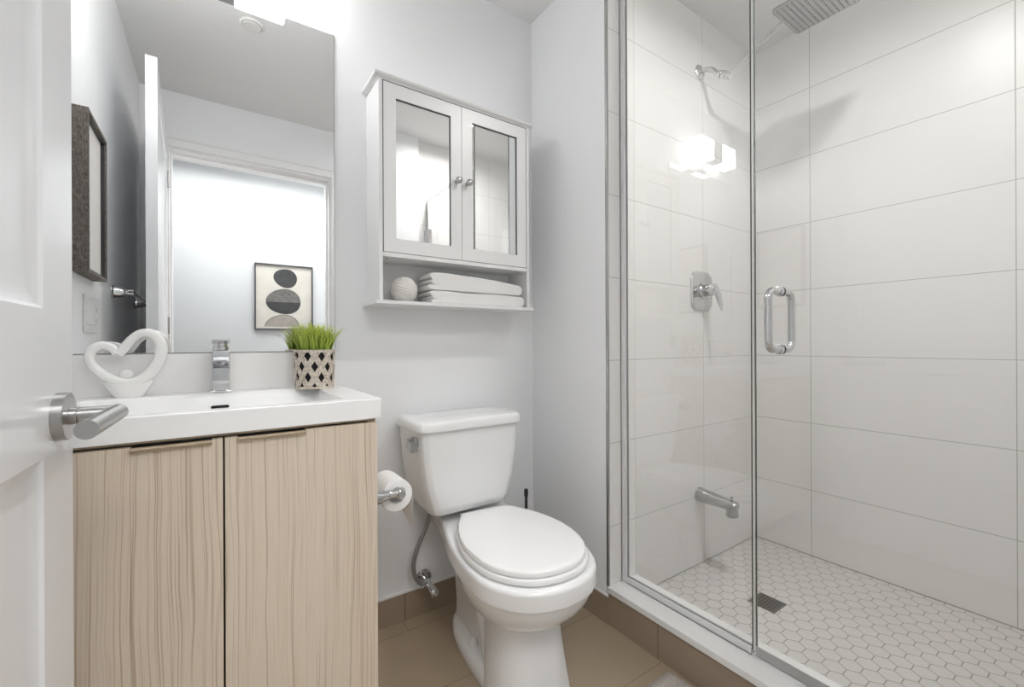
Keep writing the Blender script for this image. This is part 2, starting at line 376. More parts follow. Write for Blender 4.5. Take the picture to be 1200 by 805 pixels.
# door casing (bathroom side and jamb)
def casing(b, y0, y1, s):
    for (x0, x1, z0, z1) in ((OX0 - 0.07, OX0 - 0.002, 0, OZ + 0.07), (OX1 + 0.002, OX1 + 0.07, 0, OZ + 0.07), (OX0 - 0.002, OX1 + 0.002, OZ + 0.002, OZ + 0.07)):
        box(b, x0, x1, y0, y1, z0, z1, bev=0.003)
    e = 0.006 * s
    ya, yb = (y1, y1 + e) if s > 0 else (y0 + e, y0)
    box(b, OX0 - 0.07, OX0 - 0.045, ya, yb, 0, OZ + 0.07, bev=0.002)
    box(b, OX1 + 0.045, OX1 + 0.07, ya, yb, 0, OZ + 0.07, bev=0.002)
    box(b, OX0 - 0.045, OX1 + 0.045, ya, yb, OZ + 0.045, OZ + 0.07, bev=0.002)
b = B(); casing(b, -0.01, 0.003, 1)
for (x0, x1, z0, z1) in ((OX0, OX0 + 0.012, 0, OZ), (OX1 - 0.012, OX1, 0, OZ), (OX0 + 0.012, OX1 - 0.012, OZ - 0.012, OZ)):
    box(b, x0, x1, -0.13, -0.01, z0, z1)
for (x0, x1, z0, z1) in ((OX0 + 0.012, OX0 + 0.022, 0, OZ - 0.012), (OX1 - 0.022, OX1 - 0.012, 0, OZ - 0.012), (OX0 + 0.022, OX1 - 0.022, OZ - 0.022, OZ - 0.012)):
    box(b, x0, x1, -0.10, -0.055, z0, z1)
struct('trim_door', b, M['trim'], 'white moulded casing of the doorway')

# ------------------------------------------------------------------ open door (leaf swung into the room on the left)
HX, HY = -0.206, 0.018; FX, FY = -0.174, 0.905
ang = math.atan2(FX - HX, FY - HY); LEAF = math.hypot(FX - HX, FY - HY)
door = bpy.data.objects.new('door_1', None); C.objects.link(door); door['kind'] = 'structure'; door['label'] = 'open white panelled door at the left edge'
door.location = (HX, HY, 0.012); door.rotation_euler = (0, 0, -ang)
def door_leaf():
    bm = B(); W, T, Hh = LEAF, 0.036, 2.083           # local: y along leaf, +x face towards the room
    st = 0.115
    
    ys = [0, st, W - st, W]; zs = [0, 0.22, 0.845, 1.035, Hh - 0.115, Hh]
    for sx, x in ((1, 0.0), (-1, -T)):
        for i in range(3):
            for j in range(5):
                y0, y1, z0, z1 = ys[i], ys[i + 1], zs[j], zs[j + 1]
                if i == 1 and j in (1, 3):
                    steps = [(0, 0), (0.005, 0.004), (0.026, 0.0095)]
                    loops = [[(x - sx * d, yy, zz) for yy, zz in ((y0 + q, z0 + q), (y1 - q, z0 + q), (y1 - q, z1 - q), (y0 + q, z1 - q))] for q, d in steps]
                    loft(bm, loops, False, True)
                else:
                    bm.faces.new([bm.verts.new((x, yy, zz)) for yy, zz in ((y0, z0), (y1, z0), (y1, z1), (y0, z1))])
    for q in (((0, 0), (W, 0)), ((0, Hh), (W, Hh))):
        bm.faces.new([bm.verts.new(p) for p in ((0, q[0][0], q[0][1]), (0, q[1][0], q[1][1]), (-T, q[1][0], q[1][1]), (-T, q[0][0], q[0][1]))])
    for y in (0, W):
        bm.faces.new([bm.verts.new(p) for p in ((0, y, 0), (0, y, Hh), (-T, y, Hh), (-T, y, 0))])
    bmesh.ops.remove_doubles(bm, verts=bm.verts[:], dist=1e-5)
    mw = world(door)
    bm.transform(mw)
    return bm
obj('leaf', door_leaf(), M['door'], door, sharp=20)
def door_handle(side):
    bm = B(); y, z = LEAF - 0.066, 0.891; s = side; x0 = 0.0 if s > 0 else -0.036
    lathe(bm, [(0, 0.0325), (0.0115, 0.0325), (0.0125, 0.0315), (0.0125, 0.012), (0.0127, 0.0118)], (x0, y, z), (s, 0, 0), 40)
    rh, L = 0.0112, 0.061 if s > 0 else 0.03
    lathe(bm, [(0.012, 0.0118), (0.021, 0.0118), (0.0212, 0.0095), (0.0222, 0.0095), (0.0224, rh), (L, rh), (L + 0.001, rh)], (x0, y, z), (s, 0, 0), 28)
    tube(bm, [(x0 + s * L, y + rh, z), (x0 + s * L, y - 0.06, z), (x0 + s * L, y - 0.150, z)], rh, 28)
    lathe(bm, [(0, 0.0016), (0.001, 0.0016)], (x0 + s * 0.03, y - 0.0105, z - 0.004), (0, -1, 0), 10)
    bm.transform(world(door))
    return bm
h = obj('lever_handle', door_handle(1), M['steel'], door, sharp=40); h['label'] = 'brushed steel lever handle'
h2 = obj('lever_handle', door_handle(-1), M['steel'], door, sharp=40); h2['label'] = 'brushed steel lever handle'
for hz in (0.25, 1.05, 1.85):
    bm = B(); lathe(bm, [(0, 0.007), (0.09, 0.007)], (0.004, -0.004, hz), (0, 0, 1), 14); bm.transform(world(door)); obj('hinge', bm, M['steel'], door)

# ------------------------------------------------------------------ mirror above the vanity
bm = B(); mx0, mx1, mz0, mz1 = -0.300, 0.3315, 0.977, 2.0215
box(bm, mx0, mx1, D - 0.0048, D, mz0, mz1, mi=1)
for f in bm.faces:
    if max(v.co.y for v in f.verts) < D - 0.004: fr = f
bmesh.ops.delete(bm, geom=[fr], context='FACES_ONLY')
loft(bm, [[(x, y, z) for x, z in ((mx0 + d, mz0 + d), (mx1 - d, mz0 + d), (mx1 - d, mz1 - d), (mx0 + d, mz1 - d))] for d, y in ((0, D - 0.0048), (0.0018, D - 0.0056))], False, False, mi=1)
bm.faces.new([bm.verts.new((x, D - 0.0056, z)) for x, z in ((mx0 + 0.0018, mz0 + 0.0018), (mx1 - 0.0018, mz0 + 0.0018), (mx1 - 0.0018, mz1 - 0.0018), (mx0 + 0.0018, mz1 - 0.0018))]).material_index = 0
bmesh.ops.remove_doubles(bm, verts=bm.verts[:], dist=1e-6)
t = obj('wall_mirror', bm, [M['mirror'], M['mirroredge']], sharp=10)
tag(t, 'large frameless mirror on the wall above the vanity', 'mirror')

# ------------------------------------------------------------------ vanity
VX0, VX1, VY = -0.306, 0.338, 1.054
van = thing('vanity_cabinet', 'pale wood vanity cabinet with two flat doors under white sink top', 'cabinet', (0.016, 1.30, 0))
for x in (VX0 + 0.004, VX1 - 0.028): qbox('side_panel', (x, x + 0.018, VY + 0.024, D, 0.0, 0.820), M['wood'], van)
b = B(); box(b, VX0 + 0.022, VX1 - 0.028, VY + 0.030, D, 0.08, 0.098); box(b, VX0 + 0.022, VX1 - 0.028, D - 0.012, D, 0.098, 0.80); 
obj('carcass', b, M['darkgap'], van)
qbox('toe_board', (VX0 + 0.022, VX1 - 0.028, VY + 0.07, VY + 0.085, 0.0, 0.08), M['darkgap'], van)
b = B(); box(b, VX0 + 0.004, VX1 - 0.010, VY + 0.020, VY + 0.030, 0.8135, 0.820); obj('top_rail', b, M['woodedge'], van)
qbox('front_rail', (VX0 + 0.022, VX1 - 0.028, VY + 0.03, VY + 0.045, 0.72, 0.806), M['darkgap'], van)
for i, (x0, x1, l0, l1) in enumerate(((VX0 + 0.005, 0.0143, -0.128, -0.004), (0.0177, VX1 - 0.011, 0.040, 0.168))):
    bm = B(); y0, y1 = VY + 0.004, VY + 0.022
    box(bm, x0, l0, y0, y1, 0.10, 0.8105, bev=0.0008); box(bm, l1, x1, y0, y1, 0.10, 0.8105, bev=0.0008)
    box(bm, l0, l1, y0, y1, 0.10, 0.8015, bev=0.0006)
    d_ = obj('door', bm, M['wood'], van)
    bm = B()
    prof = [(y0 + 0.004, 0.8015), (y0 - 0.0006, 0.8005), (y0 - 0.010, 0.8045), (y0 - 0.011, 0.8075), (y0 - 0.004, 0.8085), (y0 + 0.012, 0.808), (y0 + 0.016, 0.8015)]
    loft(bm, [[(x, yy, zz) for yy, zz in prof] for x in (l0, l1)])
    obj('finger_pull', bm, M['woodedge'], d_, sharp=50)
# sink top
top = thing('washbasin', 'white sink top with rectangular basin on the wooden vanity', 'sink', (0.016, 1.30, 0.868))
def sink():
    bm = B(); z = 0.868
    out = lambda d, zz: [(x, y, zz) for x, y in rrect(VX0 + d, VX1 - d, VY + d, D - d, 0.006 - d * 0.5, 6)]
    inn = lambda x0, x1, y0, y1, r, zz: [(x, y, zz) for x, y in rrect(x0, x1, y0, y1, r, 6)]
    hx0, hx1, hy0, hy1 = -0.262, 0.262, 1.092, 1.432
    loops = [inn(-0.2, 0.2, 1.19, 1.36, 0.05, z - 0.0925), inn(-0.21, 0.21, 1.15, 1.385, 0.05, z - 0.090), inn(-0.235, 0.235, 1.115, 1.405, 0.04, z - 0.078),
             inn(hx0 + 0.006, hx1 - 0.006, hy0 + 0.006, hy1 - 0.006, 0.026, z - 0.012), inn(hx0 + 0.002, hx1 - 0.002, hy0 + 0.002, hy1 - 0.002, 0.022, z - 0.0025),
             inn(hx0 - 0.002, hx1 + 0.002, hy0 - 0.002, hy1 + 0.002, 0.022, z), out(0.003, z), out(0.0008, z - 0.0012), out(0.0, z - 0.003), out(0.0, z - 0.0470), out(0.02, z - 0.0470)]
    L = loft(bm, loops, True, False)
    under = [inn(-0.22, 0.22, 1.14, 1.40, 0.05, z - 0.1), inn(-0.27, 0.27, 1.085, 1.44, 0.03, z - 0.0470)]
    loft(bm, [under[0], under[1], out(0.02, z - 0.0470)], True, False)
    bmesh.ops.remove_doubles(bm, verts=bm.verts[:], dist=1e-5)
    return bm
obj('basin', sink(), M['quartz'], top, sharp=50)
b = B(); box(b, -0.007, 0.034, 1.411, 1.419, 0.8285, 0.8365, bev=0.003); o_ = obj('overflow_slot', b, M['dark'], top); o_['label'] = 'dark overflow slot'
bm = B(); lathe(bm, [(0, 0.022), (0.003, 0.022), (0.004, 0.018)], (0.013, 1.28, 0.7755), (0, 0, 1)); o_ = obj('drain', bm, M['chrome'], top); o_['label'] = 'chrome drain'
t = qbox('backsplash', (VX0, 0.3305, D - 0.020, D, 0.868, 0.9755), M['splash'], bev=0.0015)
tag(t, 'low white backsplash strip behind the sink under the mirror', 'backsplash')
# faucet
fc = thing('faucet', 'chrome single lever faucet at the back of the sink', 'faucet', (0.016, 1.468, 0.868))
def fbox(bm, cx, w_, y0, y1, z0, z1, bev=0.003): box(bm, cx - w_ / 2, cx + w_ / 2, y0, y1, z0, z1, bev=bev)
bm = B(); fbox(bm, 0.016, 0.052, 1.441, 1.493, 0.868, 0.873, 0.0015); obj('base_plate', bm, M['chrome'], fc)
bm = B(); fbox(bm, 0.016, 0.042, 1.447, 1.487, 0.872, 0.985, 0.004); obj('body', bm, M['chrome'], fc)
bm = B()
loft(bm, [[(0.016 + sx * 0.018, y, z) for sx, z in ((-1, za), (1, za), (1, zb), (-1, zb))] for y, za, zb in ((1.45, 0.944, 0.966), (1.40, 0.936, 0.957), (1.345, 0.927, 0.944), (1.338, 0.926, 0.940))])
obj('spout', bm, M['chrome'], fc)
bm = B()
lathe(bm, [(0, 0.019), (0.010, 0.019), (0.011, 0.016), (0.018, 0.016)], (0.016, 1.467, 0.985), (0, 0, 1), 28)
loft(bm, [[(0.016 + sx * wv, y, z) for sx, z in ((-1, za), (1, za), (1, zb), (-1, zb))] for y, wv, za, zb in ((1.490, 0.019, 1.001, 1.010), (1.45, 0.021, 1.003, 1.011), (1.40, 0.021, 1.0075, 1.014), (1.380, 0.018, 1.0095, 1.0145))])
obj('lever', bm, M['chrome'], fc)

# ------------------------------------------------------------------ heart ornament
ho = thing('heart_ornament', 'white ceramic open heart ornament on the sink top', 'ornament', (-0.178, 1.462, 0.868))
PX = [(345, 345), (292, 290), (205, 268), (125, 315), (112, 395), (170, 480), (280, 560), (420, 612), (545, 595), (650, 525), (725, 420), (752, 300), (715, 205), (640, 158), (555, 162), (475, 215), (405, 300), (362, 352)]
def heart():
    bm = B(); sc = 0.00213 / 7.667; x0, z0 = -0.178, 0.868
    # crop frame: u=450 is the middle of the foot, v=742 its bottom
    P = [Vector((x0 + (u - 450) * sc * 0.77, 1.462, z0 + (742 - v) * sc)) for u, v in PX]
    Q = spline(P, 6); n = len(Q); loops = []
    for i, p in enumerate(Q):
        d = (Q[min(i + 1, n - 1)] - Q[max(i - 1, 0)]).normalized(); nn = Vector((d.z, 0, -d.x)); f = i / (n - 1)
        th = 0.0104 + 0.0034 * math.sin(math.pi * min(1, max(0, (f - 0.25) / 0.6)))
        dp = 0.013 + 0.007 * math.sin(math.pi * min(1, max(0, (f - 0.15) / 0.8)))
        if i < 4 or i > n - 5: th *= 0.9
        loops.append([p + nn * th * math.copysign(abs(math.cos(t)) ** 0.8, math.cos(t)) + Vector((0, 1, 0)) * dp * math.copysign(abs(math.sin(t)) ** 0.8, math.sin(t)) for t in [2 * math.pi * k / 20 for k in range(20)]])
    loft(bm, loops)
    # foot: swells from the oval base up into the bottom of the heart
    prof = [(0.0, 0.035, 0.017), (0.003, 0.0375, 0.018), (0.012, 0.044, 0.0195), (0.022, 0.051, 0.0205), (0.032, 0.0575, 0.0205), (0.040, 0.060, 0.018), (0.046, 0.052, 0.012), (0.049, 0.03, 0.006)]
    loft(bm, [[(x0 + rx * 0.80 * math.cos(t), 1.462 + ry * math.sin(t), z0 + h) for t in [2 * math.pi * k / 28 for k in range(28)]] for h, rx, ry in prof])
    return bm
obj('heart', heart(), M['ceramic'], ho, sharp=60)
bm = B(); bmesh.ops.create_icosphere(bm, subdivisions=3, radius=1, matrix=Matrix.Translation((-0.183, 1.462, 0.868 + 0.058)) @ Matrix.Diagonal((0.015, 0.012, 0.013, 1)))
obj('bump', bm, M['ceramic'], ho, sharp=80)

# ------------------------------------------------------------------ grass in a lattice pot
PC = (0.253, 1.432, 0.868)
gp = thing('grass_pot', 'green artificial grass in a round whitewashed lattice pot beside the mirror edge', 'potted plant', PC)
def pr(h): return 0.0515 + 0.0045 * h / 0.115
bm = B(); lathe(bm, [(0.002, pr(0) - 0.006), (0.112, pr(0.112) - 0.006)], PC, (0, 0, 1), 40); o_ = obj('liner', bm, M['dark'], gp); o_['label'] = 'black liner behind the lattice'
def strip(bm, a0, a1, z0, z1, r_off, wd, seg=14):
    loops = []
    for i in range(seg + 1):
        f = i / seg; a = a0 + (a1 - a0) * f; z = z0 + (z1 - z0) * f; r = pr(z) + r_off
        da = (a1 - a0) * r; dz = z1 - z0; L = math.hypot(da, dz); ta, tz = -dz / L, da / L
        lp = []
        for s_, dr in ((-1, -0.001), (1, -0.001), (1, 0.001), (-1, 0.001)):
            aa = a + s_ * wd / 2 * ta / r; zz = min(0.113, max(0.003, z + s_ * wd / 2 * tz)); rr = r + dr
            lp.append((PC[0] + rr * math.cos(aa), PC[1] + rr * math.sin(aa), PC[2] + zz))
        loops.append(lp)
    loft(bm, loops)
bm = B(); NS = 9
for k in range(NS):
    a = 2 * math.pi * k / NS
    strip(bm, a, a + 1.22, 0.003, 0.113, 0.0012, 0.0158); strip(bm, a, a - 1.22, 0.003, 0.113, -0.0010, 0.0158)
obj('lattice', bm, M['lattice'], gp, sharp=30)
def ring(z0, z1, ro, ri):
    bm = B(); P = [(ri, z0), (ro, z0), (ro, z1), (ri, z1)]
    loft(bm, [[(PC[0] + r * math.cos(t), PC[1] + r * math.sin(t), PC[2] + z) for r, z in P] for t in [2 * math.pi * k / 44 for k in range(45)]], False, False); return bm
bm = ring(0.0, 0.007, pr(0) + 0.003, pr(0) - 0.005); obj('bottom_band', bm, M['lattice'], gp)
bm = ring(0.108, 0.116, pr(0.115) + 0.003, pr(0.115) - 0.005); obj('rim', bm, M['lattice'], gp)
bm = B(); lathe(bm, [(0.106, pr(.11) - 0.0055), (0.109, pr(.11) - 0.0055)], PC, (0, 0, 1), 40); obj('soil', bm, M['soil'], gp)
bm = B(); rg = random.Random(3)
for k in range(480):
    rr = 0.046 * math.sqrt(rg.random()); a = rg.random() * 2 * math.pi
    p = Vector((PC[0] + rr * math.cos(a), PC[1] + rr * math.sin(a), PC[2] + 0.107))
    out = Vector((math.cos(a), math.sin(a), 0)) * (rr / 0.046) * rg.uniform(0.1, 0.75) + Vector((rg.uniform(-.25, .25), rg.uniform(-.25, .25), 0))
    Lb = rg.uniform(0.056, 0.104) * (1.0 - 0.12 * rr / 0.046); wd = rg.uniform(0.0016, 0.0028)
    side = Vector((-out.y, out.x, 0)); side = side.normalized() if side.length > 0.01 else Vector((1, 0, 0))
    side = (side + Vector((rg.uniform(-.7, .7), rg.uniform(-.7, .7), 0))).normalized()
    prev = None
    for i in range(6):
        f = i / 5; c = p + Vector((0, 0, Lb * (f - 0.16 * out.length * f * f))) + out * Lb * (0.25 * f + 0.55 * f * f)
        c.y = min(c.y, D - 0.008)
        ww = wd * (1 - f ** 2.2) + 0.0002
        q = (bm.verts.new(c - side * ww), bm.verts.new(c + side * ww))
        if prev: bm.faces.new((prev[0], prev[1], q[1], q[0]))
        prev = q
obj('grass', bm, M['grass'], gp, sharp=180)

# ------------------------------------------------------------------ vanity light above the mirror
vl = thing('vanity_light', 'lit wall lamp of two frosted cubes joined by chrome above the mirror', 'wall lamp', (0.016, D, 2.11))
LX = 0.012
for s in (-1, 1):
    bm = B(); box(bm, min(LX + s * 0.046, LX + s * 0.183), max(LX + s * 0.046, LX + s * 0.183), 1.410, 1.486, 2.061, 2.173, bev=0.004); o_ = obj('glass_shade', bm, M['lamp'], vl); o_['label'] = 'glowing frosted glass cube'
bm = B(); box(bm, LX - 0.045, LX + 0.045, 1.413, 1.483, 2.064, 2.170, bev=0.002); obj('centre_block', bm, M['chrome'], vl)
bm = B(); box(bm, LX - 0.012, LX + 0.012, 1.483, 1.508, 2.085, 2.110); box(bm, LX - 0.04, LX + 0.04, 1.506, D, 2.040, 2.120, bev=0.002); obj('wall_mount', bm, M['chrome'], vl)

# ------------------------------------------------------------------ wall cabinet over the toilet
CX0, CX1, CYF = 0.437, 1.035, 1.385
wc = thing('wall_cabinet', 'white wall cabinet with two mirrored doors and open shelf over the toilet', 'cabinet', (0.736, D, 1.135))
bm = B(); loft(bm, [[(x, y, z) for x, y in ((CX0 - 0.016 + d, CYF - 0.012 + d), (CX1 + 0.016 - d, CYF - 0.012 + d), (CX1 + 0.016 - d, D), (CX0 - 0.016 + d, D))] for d, z in ((0.014, 1.8535), (0.012, 1.857), (0.004, 1.8605), (0.001, 1.864), (0.0, 1.870), (0.003, 1.8725))]); obj('cornice', bm, M['white'], wc)
for x in (CX0, CX1 - 0.012):
    qbox('side_panel', (x, x + 0.012, CYF, D, 1.141, 1.8535), M['white'], wc, bev=0.0008)
qbox('back_panel', (CX0 + 0.012, CX1 - 0.012, D - 0.006, D, 1.141, 1.8535), M['whitein'], wc)
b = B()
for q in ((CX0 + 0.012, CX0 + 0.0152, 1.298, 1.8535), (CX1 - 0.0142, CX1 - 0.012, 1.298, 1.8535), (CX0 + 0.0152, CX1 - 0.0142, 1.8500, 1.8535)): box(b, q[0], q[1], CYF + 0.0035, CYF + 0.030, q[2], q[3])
obj('gap_shade_strip', b, M['dark_strip'], wc)  # dark strips stand in for shade inside the door gaps
qbox('shelf', (CX0 + 0.012, CX1 - 0.012, CYF + 0.001, D - 0.006, 1.284, 1.2975), M['white'], wc, bev=0.0008)
qbox('bottom_board', (CX0 - 0.014, CX1 + 0.014, CYF - 0.012, D, 1.1295, 1.141), M['white'], wc, bev=0.001)
for x in (CX0 + 0.035, CX1 - 0.035):
    bm = B(); lathe(bm, [(0, 0.004), (0.0015, 0.004)], (x, CYF + 0.03, 1.2827), (0, 0, 1), 12); obj('shelf_pin', bm, M['black'], wc)
for i, (x0, x1) in enumerate(((CX0 + 0.0155, 0.7345), (0.7365, CX1 - 0.0145))):
    y0, y1, z0, z1 = CYF + 0.001, CYF + 0.017, 1.2995, 1.8495
    mx0, mx1, mz0, mz1 = x0 + 0.0415, x1 - 0.0415, z0 + 0.045, z1 - 0.045
    bm = B()
    for q in ((x0, mx0, z0, z1), (mx1, x1, z0, z1), (mx0, mx1, z0, mz0), (mx0, mx1, mz1, z1)): box(bm, q[0], q[1], y0, y1, q[2], q[3])
    d_ = obj('door', bm, M['white'], wc)
    bm = B(); box(bm, mx0 - 0.003, mx1 + 0.003, y0 + 0.008, y0 + 0.0115, mz0 - 0.003, mz1 + 0.003); o_ = obj('mirror_pane', bm, M['mirror'], d_); o_['label'] = 'mirror set in the door'
    bm = B()
    for q in ((mx0, mx0 + 0.0014, mz0, mz1), (mx1 - 0.0014, mx1, mz0, mz1), (mx0 + 0.0014, mx1 - 0.0014, mz0, mz0 + 0.0014), (mx0 + 0.0014, mx1 - 0.0014, mz1 - 0.0014, mz1)): box(bm, q[0], q[1], y0 + 0.0045, y0 + 0.008, q[2], q[3])
    o_ = obj('dark_strip', bm, M['dark_strip'], d_); o_['label'] = 'thin dark line around the mirror'  # thin dark strips lining the mirror recess
    kx = x1 - 0.020 if i == 0 else x0 + 0.020
    bm = B(); lathe(bm, [(0, 0.007), (0.004, 0.006), (0.010, 0.0055), (0.014, 0.010), (0.020, 0.0125), (0.025, 0.0115), (0.028, 0.006), (0.0285, 0.001)], (kx, y0, 1.5765), (0, -1, 0), 24); o_ = obj('knob', bm, M['satin'], d_); o_['label'] = 'small chrome knob'
# things on its open shelf
bm = B(); bmesh.ops.create_uvsphere(bm, u_segments=64, v_segments=48, radius=0.0445)
for v in bm.verts:
    d = v.co.normalized(); e = Vector((0.45, 0.35, 0.82)).normalized(); la = math.acos(max(-1, min(1, d.dot(e))))
    v.co = d * (0.0445 + 0.0013 * math.sin(la * 30) + 0.0018 * noise.noise(d * 19))
bm.transform(Matrix.Translation((0.541, 1.445, 1.141 + 0.0438))); t = obj('rope_ball', bm, M['rope'], sharp=180)
tag(t, 'white rope ball beside towels on the cabinet shelf', 'decorative ball')
def towel(zb, ht, hr, x0, x1, seed):
    """folded towel: rolled fold at right, layered ends at left"""
    bm = B(); rg = random.Random(seed); layers = 2
    def top(x):
        f = (x - x0) / (x1 - x0); return ht + (hr - ht) * max(0, (f - 0.25) / 0.75) ** 1.15 + 0.0015 * math.sin(f * 9 + seed) - 0.004 * max(0, 0.12 - f) / 0.12
    outline = []
    n = 26
    for i in range(n + 1):                        # bottom, left to right
        x = x0 + 0.012 + (x1 - x0 - 0.012 - hr / 2) * i / n; outline.append((x, 0.0))
    for i in range(1, 12):                        # round fold at right
        a = -math.pi / 2 + math.pi * i / 12; outline.append((x1 - hr / 2 + hr / 2 * math.cos(a), hr / 2 + hr / 2 * math.sin(a)))
    for i in range(n + 1):                        # top, right to left
        x = x1 - hr / 2 - (x1 - x0 - hr / 2 - 0.016) * i / n; outline.append((x, top(x)))
    hL = top(x0)
    k = 3                                          # rolled layer ends on the left
    for j in range(k):
        z1 = hL * (1 - j / k); z0 = hL * (1 - (j + 1) / k); r = (z1 - z0) / 2; zc = (z0 + z1) / 2; xo = x0 + (0.004 if j == 1 else 0) + rg.uniform(0, 0.006)
        for i in range(7):
            a = math.pi / 2 + math.pi * (i + 0.5) / 7; outline.append((xo + 0.012 + r * 1.05 * math.cos(a), zc + r * 0.92 * math.sin(a)))
        if j < k - 1: outline.append((xo + 0.024, z0))
    ys = [1.388, 1.3895, 1.394, 1.42, 1.45, 1.49, 1.496, 1.4975]; ins = [0.006, 0.003, 0.0, 0, 0, 0, 0.003, 0.006]
    cx = (x0 + x1) / 2; loops = []
    for y, q in zip(ys, ins):
        lp = []
        for x, z in outline:
            zz = z + (-(q) if z > hL * 0.6 else (q * 0.6 if z < 0.004 else 0)); xx = x - math.copysign(q, x - cx) if abs(x - cx) > 0.16 else x
            w_ = 0.0012 * noise.noise(Vector((x * 14, y * 20, z * 10 + seed * 3)))
            lp.append((xx, y + 0.002 * noise.noise(Vector((x * 9, seed, z * 30))), zb + max(0, zz + (w_ if z > 0.01 else 0))))
        loops.append(lp)
    loft(bm, loops); return bm
t = obj('towel', towel(1.141, 0.0445, 0.043, 0.606, 1.016, 1), M['towel'], sharp=50); tag(t, 'lower folded white towel lying on the cabinet shelf board', 'towel', 'folded towels on the shelf')
t = obj('towel', towel(1.1865, 0.062, 0.040, 0.604, 1.005, 2), M['towel'], sharp=50); tag(t, 'upper folded white towel lying on another towel', 'towel', 'folded towels on the shelf')

# ------------------------------------------------------------------ toilet
TX = 0.737
wcx = thing('toilet', 'white two piece toilet with closed lid beside the vanity', 'toilet', (TX, 1.15, 0))
def egg(yf, yb, w_, z, n=56, cx=TX, pf=2.0, pb=2.5, mid=0.47):
    yc = yf + (yb - yf) * mid; out = []
    for k in range(n):
        t = 2 * math.pi * k / n; c, s = math.cos(t), math.sin(t)
        p = pf if s < 0 else pb
        x = w_ * math.copysign(abs(c) ** (2 / p), c); y = (yc - yf if s < 0 else yb - yc) * math.copysign(abs(s) ** (2 / p), s)
        out.append((cx + x, yc + y, z))
    return out
def rr(x0, x1, y0, y1, r, z, seg=7): return [(x, y, z) for x, y in rrect(x0, x1, y0, y1, r, seg)]
TA = math.radians(6)                      # the bowl sits slightly askew to the wall
TIP = (0.715, 0.804)                      # front of the rim
def tw(t, q, z): return (TIP[0] + t * math.cos(TA) + q * math.sin(TA), TIP[1] - t * math.sin(TA) + q * math.cos(TA), z)
def interp(tab, x):
    for (x0, y0), (x1, y1) in zip(tab, tab[1:]):
        if x0 <= x <= x1: return y0 + (y1 - y0) * (x - x0) / (x1 - x0)
    return tab[-1][1]
RIM = [(0, 0.0), (0.003, 0.036), (0.010, 0.064), (0.022, 0.094), (0.05, 0.130), (0.085, 0.157), (0.13, 0.177), (0.18, 0.183), (0.24, 0.184), (0.30, 0.182), (0.36, 0.175), (0.42, 0.164), (0.48, 0.150), (0.54, 0.138), (0.60, 0.130), (0.665, 0.126), (0.675, 0.121), (0.68, 0.108), (0.682, 0.0)]
LIDT = [(0, 0.0), (0.003, 0.034), (0.009, 0.058), (0.02, 0.084), (0.05, 0.119), (0.09, 0.146), (0.13, 0.160), (0.18, 0.167), (0.23, 0.168), (0.28, 0.161), (0.33, 0.147), (0.38, 0.127), (0.425, 0.103), (0.445, 0.090), (0.453, 0.078), (0.456, 0.05), (0.457, 0.0)]
BOWL = [(0, 0.0), (0.003, 0.036), (0.010, 0.064), (0.022, 0.094), (0.05, 0.130), (0.085, 0.157), (0.13, 0.177), (0.18, 0.187), (0.24, 0.1895), (0.30, 0.180), (0.36, 0.158), (0.41, 0.127), (0.44, 0.098), (0.458, 0.065), (0.465, 0.035), (0.467, 0.0)]
def plan(tab, z, k=1.0, q0=0.24, inset=0.0, off=0.0, n=34, kq=None):
    """closed outline from a half-width table, scaled by k about q0"""
    L = tab[-1][0]; kq = kq or k
    qs = [L * (0.5 - 0.5 * math.cos(math.pi * i / n)) for i in range(n + 1)]
    out = []
    hw = [max(0.0, interp(tab, q)) for q in qs]
    f = lambda q: q0 + (q - q0) * kq * (1 - inset / 0.2)
    for q, h_ in zip(qs, hw): out.append(tw(h_ * k * (1 - inset / 0.2), f(q) + off, z))
    for q, h_ in list(zip(qs, hw))[-2:0:-1]: out.append(tw(-h_ * k * (1 - inset / 0.2), f(q) + off, z))
    return out
